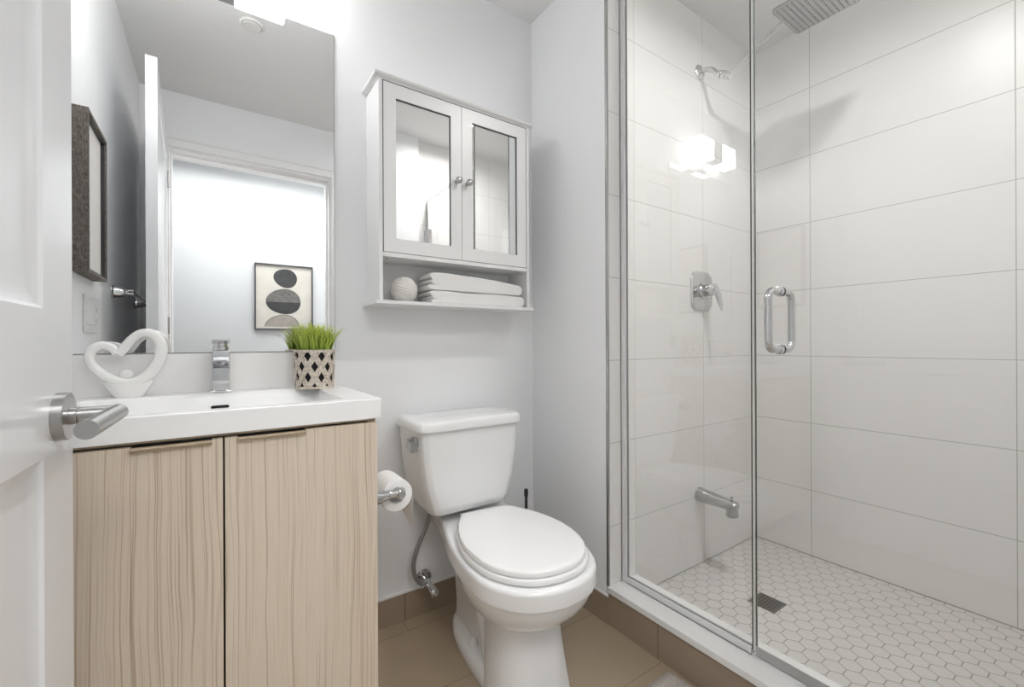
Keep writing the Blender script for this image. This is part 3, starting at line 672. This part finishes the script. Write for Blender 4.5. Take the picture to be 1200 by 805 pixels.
def toilet_bowl():
    bm = B()
    # rim and deck
    loft(bm, [plan(RIM, z, 1, 0.30, i) for z, i in ((0.346, 0.006), (0.349, 0.0015), (0.354, 0.0), (0.388, 0.0), (0.394, 0.0015), (0.3985, 0.005), (0.4003, 0.010), (0.4005, 0.03))])
    # rounded underside of the bowl
    loft(bm, [plan(BOWL, z, k, 0.27) for z, k in ((0.205, 0.36), (0.222, 0.50), (0.240, 0.62), (0.258, 0.73), (0.277, 0.815), (0.299, 0.885), (0.319, 0.93), (0.338, 0.96), (0.352, 0.972))])
    # rear body under the deck
    def rear(w_, q0, q1, z, r=0.03): return [tw(x, y, z) for x, y in rrect(-w_, w_, q0, q1, r, 7)]
    loft(bm, [rear(0.072, 0.38, 0.600, 0.0), rear(0.070, 0.38, 0.600, 0.10), rear(0.074, 0.36, 0.605, 0.19), rear(0.088, 0.34, 0.625, 0.26), rear(0.108, 0.34, 0.650, 0.31), rear(0.122, 0.34, 0.668, 0.345), rear(0.124, 0.34, 0.672, 0.36)])
    # pedestal: ridged front, flaring back to a crease
    def ped(k, q, z):
        P = [(0.034 * k, q), (0.074 * k, q + 0.018), (0.096 * k, q + 0.055), (0.101 * k, q + 0.10), (0.100 * k, q + 0.14), (0.092 * k, q + 0.165), (0.074, q + 0.185), (0.066, q + 0.24), (0.070, 0.56)]
        return [tw(t, y, z) for t, y in P] + [tw(-t, y, z) for t, y in reversed(P)]
    loft(bm, [ped(1.20, 0.092, 0.0), ped(1.17, 0.098, 0.04), ped(1.08, 0.112, 0.12), ped(1.02, 0.122, 0.19), ped(1.0, 0.13, 0.24), ped(1.0, 0.14, 0.30)])
    # swept trapway shoulder on both sides
    for s in (-1, 1):
        tube(bm, spline([tw(s * 0.108, 0.46, 0.345), tw(s * 0.088, 0.415, 0.27), tw(s * 0.070, 0.365, 0.19), tw(s * 0.066, 0.325, 0.10), tw(s * 0.066, 0.30, 0.0)], 5), [0.022] * 21, 12)
    # foot
    FT = [(0, 0.09), (0.10, 0.104), (0.22, 0.110), (0.32, 0.109), (0.40, 0.101), (0.46, 0.083), (0.495, 0.058), (0.512, 0.03), (0.518, 0.0)]
    def foot(i, z):
        qs = [0.518 * (1 - (1 - j / 20) ** 2) for j in range(21)]; R_ = [(max(0, interp(FT, q) - i), 0.125 + q - (i if j > 14 else 0)) for j, q in enumerate(qs)]
        return [tw(t, q, z) for t, q in R_] + [tw(-t, q, z) for t, q in R_[-2::-1]]
    loft(bm, [foot(0.001, 0.0), foot(0.0, 0.006), foot(0.0, 0.018), foot(0.004, 0.032), foot(0.013, 0.041), foot(0.03, 0.046)])
    return bm
obj('bowl', toilet_bowl(), M['porcelain'], wcx, sharp=38)
for s in (-1, 1):
    p = tw(s * 0.080, 0.40, 0.041); bm = B(); lathe(bm, [(0, 0.0125), (0.004, 0.013), (0.016, 0.0115), (0.022, 0.008), (0.024, 0.002)], p, (0, 0, 1), 20); obj('bolt_cap', bm, M['seat'], wcx)
def slab(tab, spec, **k):
    bm = B(); loft(bm, [plan(tab, z, 1, 0.22, i, **k) for i, z in spec]); return bm
obj('seat', slab(LIDT, [(0.004, 0.4008), (-0.006, 0.404), (-0.0075, 0.410), (-0.004, 0.4165)], off=0.027), M['seat'], wcx, sharp=50)
obj('lid', slab(LIDT, [(0.006, 0.4172), (0.001, 0.419), (0.0, 0.424), (0.001, 0.430), (0.004, 0.434), (0.02, 0.4355), (0.12, 0.437)], off=0.031), M['seat'], wcx, sharp=50)
for s in (-1, 1):
    bm = B(); p = tw(s * 0.062, 0.492, 0.4); box(bm, p[0] - 0.022, p[0] + 0.022, p[1] - 0.014, p[1] + 0.014, 0.3995, 0.426, bev=0.006); obj('hinge', bm, M['seat'], wcx)
# tank
def tank_sec(x0, x1, y0, y1, z, ch):
    P = [(x0, y1), (x0, y0 + ch), (x0 + ch * 0.35, y0 + ch * 0.30), (x0 + ch * 1.1, y0), (x1 - ch * 1.1, y0), (x1 - ch * 0.35, y0 + ch * 0.30), (x1, y0 + ch), (x1, y1)]
    out = []
    for i in range(len(P)):                                   # soften with extra points
        a, b_ = Vector(P[i]), Vector(P[(i + 1) % len(P)]); out += [a.lerp(b_, 0.12), a.lerp(b_, 0.5), a.lerp(b_, 0.88)]
    return [(p.x, p.y, z) for p in out]
TK = [(0.604, 0.868, 1.328, 1.492, 0.425, 0.02), (0.588, 0.884, 1.312, 1.498, 0.435, 0.03), (0.578, 0.894, 1.306, 1.50, 0.46, 0.035), (0.556, 0.912, 1.303, 1.50, 0.53, 0.035), (0.544, 0.924, 1.302, 1.50, 0.61, 0.035), (0.539, 0.930, 1.301, 1.50, 0.69, 0.035), (0.538, 0.931, 1.301, 1.50, 0.714, 0.035)]
bm = B(); loft(bm, [tank_sec(*q) for q in TK]); obj('tank', bm, M['porcelain'], wcx, sharp=45)
LD = [(0.536, 0.933, 1.298, 1.504, 0.712, 0.036), (0.528, 0.941, 1.289, 1.507, 0.7145, 0.038), (0.526, 0.943, 1.287, 1.508, 0.720, 0.038), (0.528, 0.941, 1.289, 1.508, 0.738, 0.038), (0.533, 0.936, 1.294, 1.505, 0.7455, 0.038), (0.542, 0.927, 1.303, 1.50, 0.749, 0.036), (0.60, 0.87, 1.36, 1.45, 0.7505, 0.02)]
bm = B(); loft(bm, [tank_sec(*q) for q in LD]); obj('tank_lid', bm, M['porcelain'], wcx, sharp=45)
bm = B(); box(bm, 0.5240, 0.541, 1.322, 1.356, 0.668, 0.698, bev=0.003)
loft(bm, [[(x, y + dy, z + dz) for dy, dz in ((-0.013, -0.010), (0.013, -0.010), (0.009, 0.012), (-0.009, 0.012))] for x, y, z in ((0.530, 1.336, 0.684), (0.510, 1.330, 0.684), (0.505, 1.322, 0.681))])
loft(bm, [[(x + dx, y, z + dz) for dx, dz in ((-0.012, -0.012), (0.012, -0.012), (0.009, 0.012), (-0.009, 0.012))] for x, y, z in ((0.514, 1.335, 0.683), (0.512, 1.300, 0.678), (0.511, 1.285, 0.674))])
o_ = obj('flush_lever', bm, M['satin'], wcx); o_['label'] = 'chrome flush lever'

# ------------------------------------------------------------------ water supply
sv = thing('supply_valve', 'chrome shutoff valve and braided hose on the wall below the tank', 'water valve', (0.640, D, 0.125))
bm = B(); lathe(bm, [(0, 0.031), (0.003, 0.031), (0.008, 0.026), (0.010, 0.012)], (0.640, D, 0.132), (0, -1, 0), 30); obj('escutcheon', bm, M['chrome'], sv)
bm = B(); tube(bm, [(0.640, D - 0.008, 0.132), (0.640, D - 0.045, 0.130)], 0.0095); tube(bm, [(0.640, D - 0.035, 0.130), (0.637, D - 0.085, 0.127)], [0.014, 0.012]); tube(bm, [(0.640, D - 0.048, 0.130), (0.612, D - 0.052, 0.134)], 0.011); obj('valve_body', bm, M['chrome'], sv)
bm = B(); lathe(bm, [(0, 0.008), (0.004, 0.014), (0.028, 0.0155), (0.032, 0.011), (0.033, 0.004)], (0.637, D - 0.083, 0.127), (-0.06, -1, -0.05), 12); obj('valve_knob', bm, M['chrome'], sv)
bm = B(); tube(bm, spline([(0.617, D - 0.052, 0.134), (0.590, D - 0.053, 0.165), (0.580, D - 0.053, 0.215), (0.595, D - 0.053, 0.275), (0.625, D - 0.055, 0.335), (0.640, D - 0.058, 0.385), (0.642, D - 0.06, 0.424)], 8), 0.0075, 12); o_ = obj('hose', bm, M['braid'], sv); o_['label'] = 'grey braided hose'
bm = B(); lathe(bm, [(0, 0.010), (0.022, 0.010), (0.024, 0.013), (0.036, 0.013)], (0.642, D - 0.06, 0.392), (0, 0, 1), 12); obj('coupling_nut', bm, M['chrome'], sv)

# ------------------------------------------------------------------ toilet brush in the corner
tb = thing('toilet_brush', 'black toilet brush handle standing in the corner behind the toilet', 'toilet brush', (1.055, 1.44, 0))
bm = B(); lathe(bm, [(0, 0.045), (0.004, 0.047), (0.11, 0.045), (0.114, 0.043), (0.114, 0.02)], (1.055, 1.44, 0), (0, 0, 1)); obj('holder', bm, M['black'], tb)
bm = B(); lathe(bm, [(0, 0.006), (0.27, 0.006), (0.275, 0.0085), (0.298, 0.009), (0.303, 0.006)], (1.055, 1.44, 0.10), (0, 0, 1), 18); obj('handle', bm, M['black'], tb)

# ------------------------------------------------------------------ toilet paper holder on the vanity side
HXX, HZ = 0.405, 0.605
VS = VX1 - 0.010
tp = thing('paper_holder', 'chrome toilet paper holder on the side of the vanity', 'paper holder', (VS, 1.19, HZ))
for y in (1.122, 1.262):
    bm = B(); lathe(bm, [(0, 0.025), (0.004, 0.025), (0.008, 0.020), (0.030, 0.0175), (0.042, 0.0125), (0.056, 0.0115), (0.062, 0.0125), (0.088, 0.0125), (0.090, 0.011)], (VS, y, HZ), (1, 0, 0), 28); obj('post', bm, M['chrome'], tp)
bm = B(); tube(bm, [(HXX, 1.112, HZ), (HXX, 1.272, HZ)], 0.0085); lathe(bm, [(0, 0.011), (0.006, 0.012), (0.010, 0.010)], (HXX, 1.112, HZ), (0, -1, 0), 20); obj('roller_bar', bm, M['chrome'], tp)
bm = B(); R1, R0 = 0.043, 0.022; cz = HZ - 0.0125
P = [(R0, 1.139), (R1 - 0.002, 1.139), (R1, 1.141), (R1, 1.243), (R1 - 0.002, 1.245), (R0, 1.245)]
loft(bm, [[(HXX + r * math.cos(t), y, cz + r * math.sin(t)) for r, y in P] for t in [2 * math.pi * k / 48 for k in range(49)]], False, False)
for t0 in (0,):
    tail = [(HXX + (R1 + 0.0006) * math.cos(t), cz + (R1 + 0.0006) * math.sin(t)) for t in [math.radians(a) for a in (40, 25, 10, 0)]] + [(HXX + R1 + 0.001 + 0.002 * math.sin(i), cz - 0.012 * i) for i in range(1, 9)]
    rows = []
    for i, (x, z) in enumerate(tail):
        cut = 0.0 if i < 9 else (i - 8) * 0.024
        ya, yb = 1.140, 1.244 - cut
        rows.append([bm.verts.new((x, ya + (yb - ya) * k / 6, z + (0.004 * math.sin(k) if i > 5 else 0))) for k in range(7)])
    for a, b_ in zip(rows, rows[1:]):
        for k in range(6): bm.faces.new((a[k], a[k + 1], b_[k + 1], b_[k]))
t = obj('toilet_paper', bm, M['paper'], sharp=50); tag(t, 'white toilet paper roll with loose tail hanging on the chrome holder', 'toilet paper')

# ------------------------------------------------------------------ shower glass
GX = 1.232; GT = 0.009
fp = thing('shower_screen', 'fixed clear glass shower panel next to the tiled valve wall', 'shower screen', (GX, 0.85, 0.1365))
def pane(bm, y0, y1, z0, z1):
    vs = box(bm, GX - GT / 2, GX + GT / 2, y0, y1, z0, z1)
    bm.normal_update()
    for f in bm.faces:
        if abs(f.normal.x) < 0.5: f.material_index = 1
bm = B(); pane(bm, 0.619, S - 0.004, 0.148, ZC - 0.002); obj('pane', bm, [M['glass'], M['edge']], fp)
bm = B(); box(bm, GX - 0.011, GX - GT / 2 - 0.0005, 1.059, S, 0.1365, ZC); box(bm, GX + GT / 2 + 0.0005, GX + 0.011, 1.059, S, 0.1365, ZC); box(bm, GX - 0.011, GX + 0.011, S - 0.003, S, 0.1365, ZC); obj('wall_channel', bm, M['alu'], fp)
bm = B(); box(bm, GX - 0.011, GX - GT / 2 - 0.0005, 0.619, 1.059, 0.1365, 0.158, bev=0.0006); box(bm, GX + GT / 2 + 0.0005, GX + 0.011, 0.619, 1.059, 0.1365, 0.158, bev=0.0006); box(bm, GX - 0.011, GX + 0.011, 0.619, 1.059, 0.1365, 0.140); obj('floor_channel', bm, M['alu'], fp)
sd = thing('shower_door', 'clear glass shower door with chrome pull handle', 'shower door', (GX, 0.30, 0.1365))
bm = B(); pane(bm, YE + 0.012, 0.6085, 0.150, 1.995); obj('pane', bm, [M['glass'], M['edge']], sd)
bm = B(); box(bm, GX - 0.006, GX + 0.006, 0.609, 0.6145, 0.150, 1.995); obj('edge_seal', bm, M['vinyl'], sd)
bm = B(); box(bm, GX - 0.0065, GX + 0.0065, YE + 0.012, 0.6085, 0.1395, 0.1495, bev=0.001); loft(bm, [[(GX - 0.0065, y, 0.1495), (GX - 0.0065, y, 0.166), (GX - 0.0050, y, 0.166), (GX - 0.0050, y, 0.1495)] for y in (YE + 0.012, 0.6085)]); obj('bottom_seal', bm, M['vinylgrey'], sd)
bm = B(); HYD = 0.545
for s in (-1, 1):
    pts = [(GX + s * 0.005, HYD, 1.134), (GX + s * 0.040, HYD, 1.134)] + [(GX + s * (0.040 + 0.024 * math.sin(a)), HYD, 1.110 + 0.024 * math.cos(a)) for a in [math.radians(q) for q in (15, 30, 45, 60, 75, 90)]]
    pts += [(GX + s * 0.064, HYD, 1.005)] + [(GX + s * (0.040 + 0.024 * math.cos(a)), HYD, 1.005 - 0.024 * math.sin(a)) for a in [math.radians(q) for q in (15, 30, 45, 60, 75, 90)]] + [(GX + s * 0.005, HYD, 0.981)]
    tube(bm, pts, 0.0095, 18)
    for z in (1.134, 0.981): lathe(bm, [(0.0046, 0.013), (0.010, 0.013), (0.011, 0.0105)], (GX, HYD, z), (s, 0, 0), 22)
obj('pull_handle', bm, M['chrome'], sd)
for z in (0.42, 1.745):
    bm = B(); box(bm, GX - 0.014, GX + 0.014, YE + 0.004, YE + 0.060, z - 0.045, z + 0.045, bev=0.003); box(bm, GX - 0.02, GX + 0.02, YE, YE + 0.006, z - 0.045, z + 0.045, bev=0.001); obj('hinge', bm, M['chrome'], sd)

# ------------------------------------------------------------------ shower fittings
AX = 1.722
sh = thing('rain_shower', 'chrome square rain shower head on a jointed wall arm', 'shower head', (AX, S, 2.159))
bm = B(); lathe(bm, [(0, 0.031), (0.003, 0.031), (0.010, 0.024), (0.014, 0.011)], (AX, S, 2.159), (0, -1, 0), 30); obj('flange', bm, M['chrome'], sh)
bm = B(); tube(bm, spline([(AX, S - 0.008, 2.159), (AX, S - 0.035, 2.155), (AX, S - 0.062, 2.138), (AX, 1.000, 2.112), (AX, 0.985, 2.10)], 6), 0.0105, 16)
lathe(bm, [(0, 0.013), (0.004, 0.0155), (0.016, 0.0155), (0.020, 0.012), (0.024, 0.0165), (0.036, 0.0165), (0.040, 0.010)], (AX, 0.995, 2.108), (0, -0.86, -0.5), 18); obj('wall_arm', bm, M['chrome'], sh)
J = Vector((AX, 0.954, 2.080)); K = Vector((AX, 0.650, 2.221))
bm = B(); lathe(bm, [(-0.012, 0.012), (-0.010, 0.0135), (0.010, 0.0135), (0.012, 0.012)], J, (1, 0, 0), 20); tube(bm, [J, K], 0.0062, 14); lathe(bm, [(-0.010, 0.011), (0.010, 0.011)], K, (1, 0, 0), 18); obj('extension_arm', bm, M['chrome'], sh)
bm = B(); lathe(bm, [(0, 0.022), (0.012, 0.020), (0.016, 0.012), (0.045, 0.011)], (AX + 0.006, 0.645, 2.176), (0, 0, 1), 22); obj('head_neck', bm, M['chrome'], sh)
bm = B(); HX0, HX1, HY0, HY1, HZ0 = 1.628, 1.830, 0.545, 0.747, 2.166
loft(bm, [rr(HX0 + d, HX1 - d, HY0 + d, HY1 - d, 0.012, z, 4) for d, z in ((0.004, HZ0), (0.0005, HZ0 + 0.001), (0, HZ0 + 0.003), (0, HZ0 + 0.008), (0.003, HZ0 + 0.011))])
hp = obj('head_plate', bm, M['satin'], sh)
bm = B()
for i in range(12):
    for j in range(12):
        x = HX0 + 0.015 + (HX1 - HX0 - 0.03) * i / 11; y = HY0 + 0.015 + (HY1 - HY0 - 0.03) * j / 11
        lathe(bm, [(0, 0.0030), (0.0018, 0.0026), (0.0020, 0.0012)], (x, y, HZ0 + 0.0002), (0, 0, -1), 6)
o_ = obj('nozzle', bm, M['slot'], hp); o_['kind'] = 'stuff'; o_['label'] = 'grey rubber nozzles'
# valve
vv = thing('shower_valve', 'chrome shower valve with lever on rounded plate on the tiled wall', 'shower valve', (1.728, S, 1.222))
bm = B(); VXa, VXb, VZa, VZb = 1.650, 1.806, 1.137, 1.304
loft(bm, [[(x, y, z) for x, z in rrect(VXa + d, VXb - d, VZa + d, VZb - d, 0.042 - d * 0.8, 8)] for d, y in ((0, S), (0, S - 0.003), (0.004, S - 0.007), (0.012, S - 0.009))]); obj('plate', bm, M['chrome'], vv)
bm = B(); lathe(bm, [(0, 0.034), (0.006, 0.033), (0.012, 0.026), (0.03, 0.024), (0.034, 0.026), (0.056, 0.025), (0.060, 0.020)], (1.728, S - 0.008, 1.222), (0, -1, 0), 30); obj('hub', bm, M['chrome'], vv)
bm = B(); loft(bm, [[(1.728 + sx * wv, y, z) for sx, z in ((-1, za), (1, za), (1, zb), (-1, zb))] for y, wv, za, zb in ((1.030, 0.016, 1.212, 1.236), (1.012, 0.017, 1.200, 1.232), (0.998, 0.014, 1.165, 1.205), (0.990, 0.011, 1.140, 1.165), (0.989, 0.010, 1.132, 1.142))]); obj('lever', bm, M['chrome'], vv)
# tub spout
ts = thing('wall_spout', 'satin chrome bath spout low on the shower valve wall', 'spout', (1.706, S, 0.353))
bm = B(); loft(bm, [[(1.706 + rx * math.cos(t), y, zc + rz * math.sin(t)) for t in [2 * math.pi * k / 26 for k in range(26)]] for y, rx, rz, zc in ((S, 0.030, 0.030, 0.354), (S - 0.004, 0.031, 0.031, 0.354), (S - 0.05, 0.029, 0.027, 0.352), (S - 0.10, 0.027, 0.023, 0.350), (S - 0.135, 0.026, 0.021, 0.349), (S - 0.158, 0.024, 0.018, 0.349), (S - 0.166, 0.016, 0.011, 0.350))])
loft(bm, [[(1.706 + r * math.cos(t), 0.936 + r * 0.85 * math.sin(t), z) for t in [2 * math.pi * k / 22 for k in range(22)]] for r, z in ((0.026, 0.306), (0.026, 0.315), (0.024, 0.350), (0.022, 0.360))]); obj('spout_body', bm, M['satin'], ts)
bm = B(); lathe(bm, [(0, 0.0035), (0.014, 0.0035), (0.015, 0.006), (0.020, 0.006)], (1.706, 0.938, 0.362), (0, 0, 1), 12); obj('diverter_knob', bm, M['satin'], ts)
# drain in the shower floor
dr = thing('floor_drain', 'square dark metal drain grate in the hexagon shower floor', 'drain', (1.652, 0.779, 0.055))
bm = B(); cx, cy, hs = 1.652, 0.779, 0.046
for q in ((-hs, hs, -hs, -hs + 0.007), (-hs, hs, hs - 0.007, hs), (-hs, -hs + 0.007, -hs + 0.007, hs - 0.007), (hs - 0.007, hs, -hs + 0.007, hs - 0.007)): box(bm, cx + q[0], cx + q[1], cy + q[2], cy + q[3], 0.0545, 0.0575)
for i in range(7):
    a = -hs + 0.007 + (i + 0.5) * (2 * hs - 0.014) / 7; box(bm, cx + a - 0.0025, cx + a + 0.0025, cy - hs + 0.007, cy + hs - 0.007, 0.0548, 0.0572); box(bm, cx - hs + 0.007, cx + hs - 0.007, cy + a - 0.0025, cy + a + 0.0025, 0.0549, 0.0570)
obj('grate', bm, M['dsteel'], dr, sharp=20)
qbox('sump', (cx - hs + 0.004, cx + hs - 0.004, cy - hs + 0.004, cy + hs - 0.004, 0.0535, 0.0553), M['dark'], dr)
# recessed light in the shower ceiling
dl = thing('shower_downlight', 'round recessed light in the shower ceiling', 'ceiling light', (1.31, 0.36, ZC))
bm = B(); loft(bm, [[(1.31 + r * math.cos(t), 0.36 + r * math.sin(t), z) for r, z in ((0.056, ZC), (0.070, ZC), (0.068, ZC - 0.005), (0.056, ZC - 0.004))] for t in [2 * math.pi * k / 40 for k in range(41)]], False, False); obj('trim_ring', bm, M['trim'], dl)
bm = B(); lathe(bm, [(0, 0.055), (0.003, 0.055)], (1.31, 0.36, ZC - 0.003), (0, 0, 1), 32); obj('lens', bm, M['downlight'], dl)

# ------------------------------------------------------------------ bath mat
bm = B(); x0, x1, y0, y1 = 0.55, 1.140, 0.34, 0.822
nx, ny = 60, 48; vs = []
for j in range(ny + 1):
    for i in range(nx + 1):
        ed = min(i, nx - i, j, ny - j); z = 0.003 + (0.012 if ed > 1 else 0.006 * ed) + (0.004 * noise.noise(Vector((i * 1.7, j * 1.7, 0))) if ed > 0 else 0)
        vs.append(bm.verts.new((x0 + (x1 - x0) * i / nx, y0 + (y1 - y0) * j / ny, z)))
for j in range(ny):
    for i in range(nx): bm.faces.new((vs[j * (nx + 1) + i], vs[j * (nx + 1) + i + 1], vs[(j + 1) * (nx + 1) + i + 1], vs[(j + 1) * (nx + 1) + i]))
r = bmesh.ops.extrude_face_region(bm, geom=bm.faces[:])
for v in r['geom']:
    if isinstance(v, bmesh.types.BMVert): v.co.z = 0.0005
t = obj('bath_mat', bm, M['mat'], sharp=180); tag(t, 'speckled beige bath mat on the floor against the shower curb', 'bath mat')

# ------------------------------------------------------------------ things seen in the mirror
# ceiling vent
vt = thing('ceiling_vent', 'round white vent cover on the bathroom ceiling', 'vent', (0.143, 0.818, ZC))
bm = B(); lathe(bm, [(0, 0.048), (0.004, 0.048), (0.008, 0.044), (0.008, 0.037), (0.005, 0.036)], (0.143, 0.818, ZC), (0, 0, -1), 40); obj('rim', bm, M['vent'], vt)
bm = B(); lathe(bm, [(0.004, 0.034), (0.011, 0.034), (0.013, 0.030)], (0.143, 0.818, ZC), (0, 0, -1), 40); obj('disc', bm, M['vent'], vt)
# deep framed picture on the left wall
pf = thing('framed_picture', 'deep dark linen framed picture on the left wall above the switches', 'picture', (XL, 1.22, 1.44))
px0, py0, py1, pz0, pz1, xf = XL, 1.093, 1.350, 1.208, 1.671, XL + 0.036
bm = B(); fw = 0.010
for q in ((py0, py1, pz0, pz0 + fw), (py0, py1, pz1 - fw, pz1), (py0, py0 + fw, pz0 + fw, pz1 - fw), (py1 - fw, py1, pz0 + fw, pz1 - fw)): box(bm, px0, xf, q[0], q[1], q[2], q[3])
obj('frame', bm, M['linen'], pf)
bm = B()
for q in ((py0 + fw, py1 - fw, pz0 + fw, pz0 + fw + 0.003), (py0 + fw, py1 - fw, pz1 - fw - 0.003, pz1 - fw), (py0 + fw, py0 + fw + 0.003, pz0 + fw, pz1 - fw), (py1 - fw - 0.003, py1 - fw, pz0 + fw, pz1 - fw)): box(bm, px0 + 0.006, xf - 0.004, *q)
obj('inner_lip', bm, M['blackframe'], pf)
qbox('print', (px0, px0 + 0.022, py0 + fw, py1 - fw, pz0 + fw, pz1 - fw), M['print'], pf)
# switch plates
sp = thing('switch_plate', 'white switch and socket plate on the left wall under the picture', 'switch', (XL, 1.135, 1.098))
qbox('plate', (XL, XL + 0.006, 1.052, 1.226, 1.040, 1.156), M['switch'], sp, bev=0.002)
for y in (1.168, 1.197):
    qbox('rocker', (XL + 0.005, XL + 0.009, y - 0.011, y + 0.011, 1.064, 1.132), M['switch'], sp, bev=0.002)
qbox('rocker', (XL + 0.005, XL + 0.009, 1.128, 1.150, 1.064, 1.132), M['switch'], sp, bev=0.002)
bm = B(); box(bm, XL + 0.005, XL + 0.008, 1.072, 1.106, 1.064, 1.132, bev=0.0015); so = obj('socket', bm, M['switch'], sp)
bm = B()
for z in (1.080, 1.116):
    for y in (1.081, 1.097): box(bm, XL + 0.0078, XL + 0.0084, y - 0.001, y + 0.001, z - 0.006, z + 0.006)
    box(bm, XL + 0.0078, XL + 0.0084, 1.087, 1.091, z - 0.013, z - 0.009)
obj('socket_slot', bm, M['slot'], so)
# towel bar on the left wall, behind the open door
tbn = thing('towel_bar', 'chrome towel bar on the left wall behind the open door', 'towel bar', (XL, 0.48, 1.206))
for y in (0.771, 0.191):
    bm = B(); lathe(bm, [(0, 0.027), (0.004, 0.027), (0.007, 0.022), (0.026, 0.020), (0.042, 0.013), (0.047, 0.012), (0.049, 0.014), (0.066, 0.014), (0.068, 0.011)], (XL, y, 1.206), (1, 0, 0), 26); obj('post', bm, M['chrome'], tbn)
bm = B(); tube(bm, [(XL + 0.057, 0.180, 1.206), (XL + 0.057, 0.782, 1.206)], 0.0075); obj('bar', bm, M['chrome'], tbn)
# framed art in the hallway
ar = thing('framed_art', 'framed abstract art of stacked dark stones on the hallway wall', 'picture', (0.50, HALL, 1.40))
ax0, ax1, az0, az1 = 0.277, 0.717, 1.1255, 1.674; yb = HALL
bm = B(); f2 = 0.009
for q in ((ax0, ax1, az0, az0 + f2), (ax0, ax1, az1 - f2, az1), (ax0, ax0 + f2, az0 + f2, az1 - f2), (ax1 - f2, ax1, az0 + f2, az1 - f2)): box(bm, q[0], q[1], yb, yb + 0.028, q[2], q[3])
obj('frame', bm, M['blackframe'], ar)
def artwork():
    bm = B(); y = yb + 0.012; box(bm, ax0 + f2, ax1 - f2, yb, y, az0 + f2, az1 - f2)
    W, H = ax1 - ax0, az1 - az0
    def ell(u, v, rx, rz, mi, dy, tilt=0, a0=0, a1=360, n=48):
        cx, cz = ax0 + u * W, az0 + (1 - v) * H; P = []
        for k in range(n + 1 if a1 - a0 < 360 else n):
            t = math.radians(a0 + (a1 - a0) * k / n); wob = 1 + 0.03 * math.sin(3 * t + u * 9)
            x, z = rx * W * wob * math.cos(t), rz * H * wob * math.sin(t); tl = math.radians(tilt)
            P.append(bm.verts.new((cx + x * math.cos(tl) - z * math.sin(tl), y + dy, cz + x * math.sin(tl) + z * math.cos(tl))))
        f = bm.faces.new(P); f.material_index = mi
    ell(0.52, 0.205, 0.205, 0.145, 1, 0.0006, -14)
    ell(0.49, 0.565, 0.30, 0.195, 2, 0.0004)
    ell(0.49, 0.575, 0.295, 0.185, 1, 0.0008, 0, 180, 360)
    ell(0.47, 0.955, 0.30, 0.185, 1, 0.0002, 0, 0, 180); ell(0.47, 0.955, 0.29, 0.178, 3, 0.0004, 0, 0, 180)
    return bm
obj('artwork', artwork(), [M['artpaper'], M['stone1'], M['stone2'], M['stone3']], ar)
# unseen lamp added on the hallway ceiling as fill
hl = thing('hall_fill_lamp', 'added unseen fill lamp on the hallway ceiling', 'ceiling light', (0.30, -0.56, ZC))
qbox('tray', (-0.37, 0.97, -0.88, -0.24, ZC - 0.022, ZC), M['trim'], hl, bev=0.004)
qbox('diffuser', (-0.35, 0.95, -0.86, -0.26, ZC - 0.030, ZC - 0.022), M['hallfill'], hl)
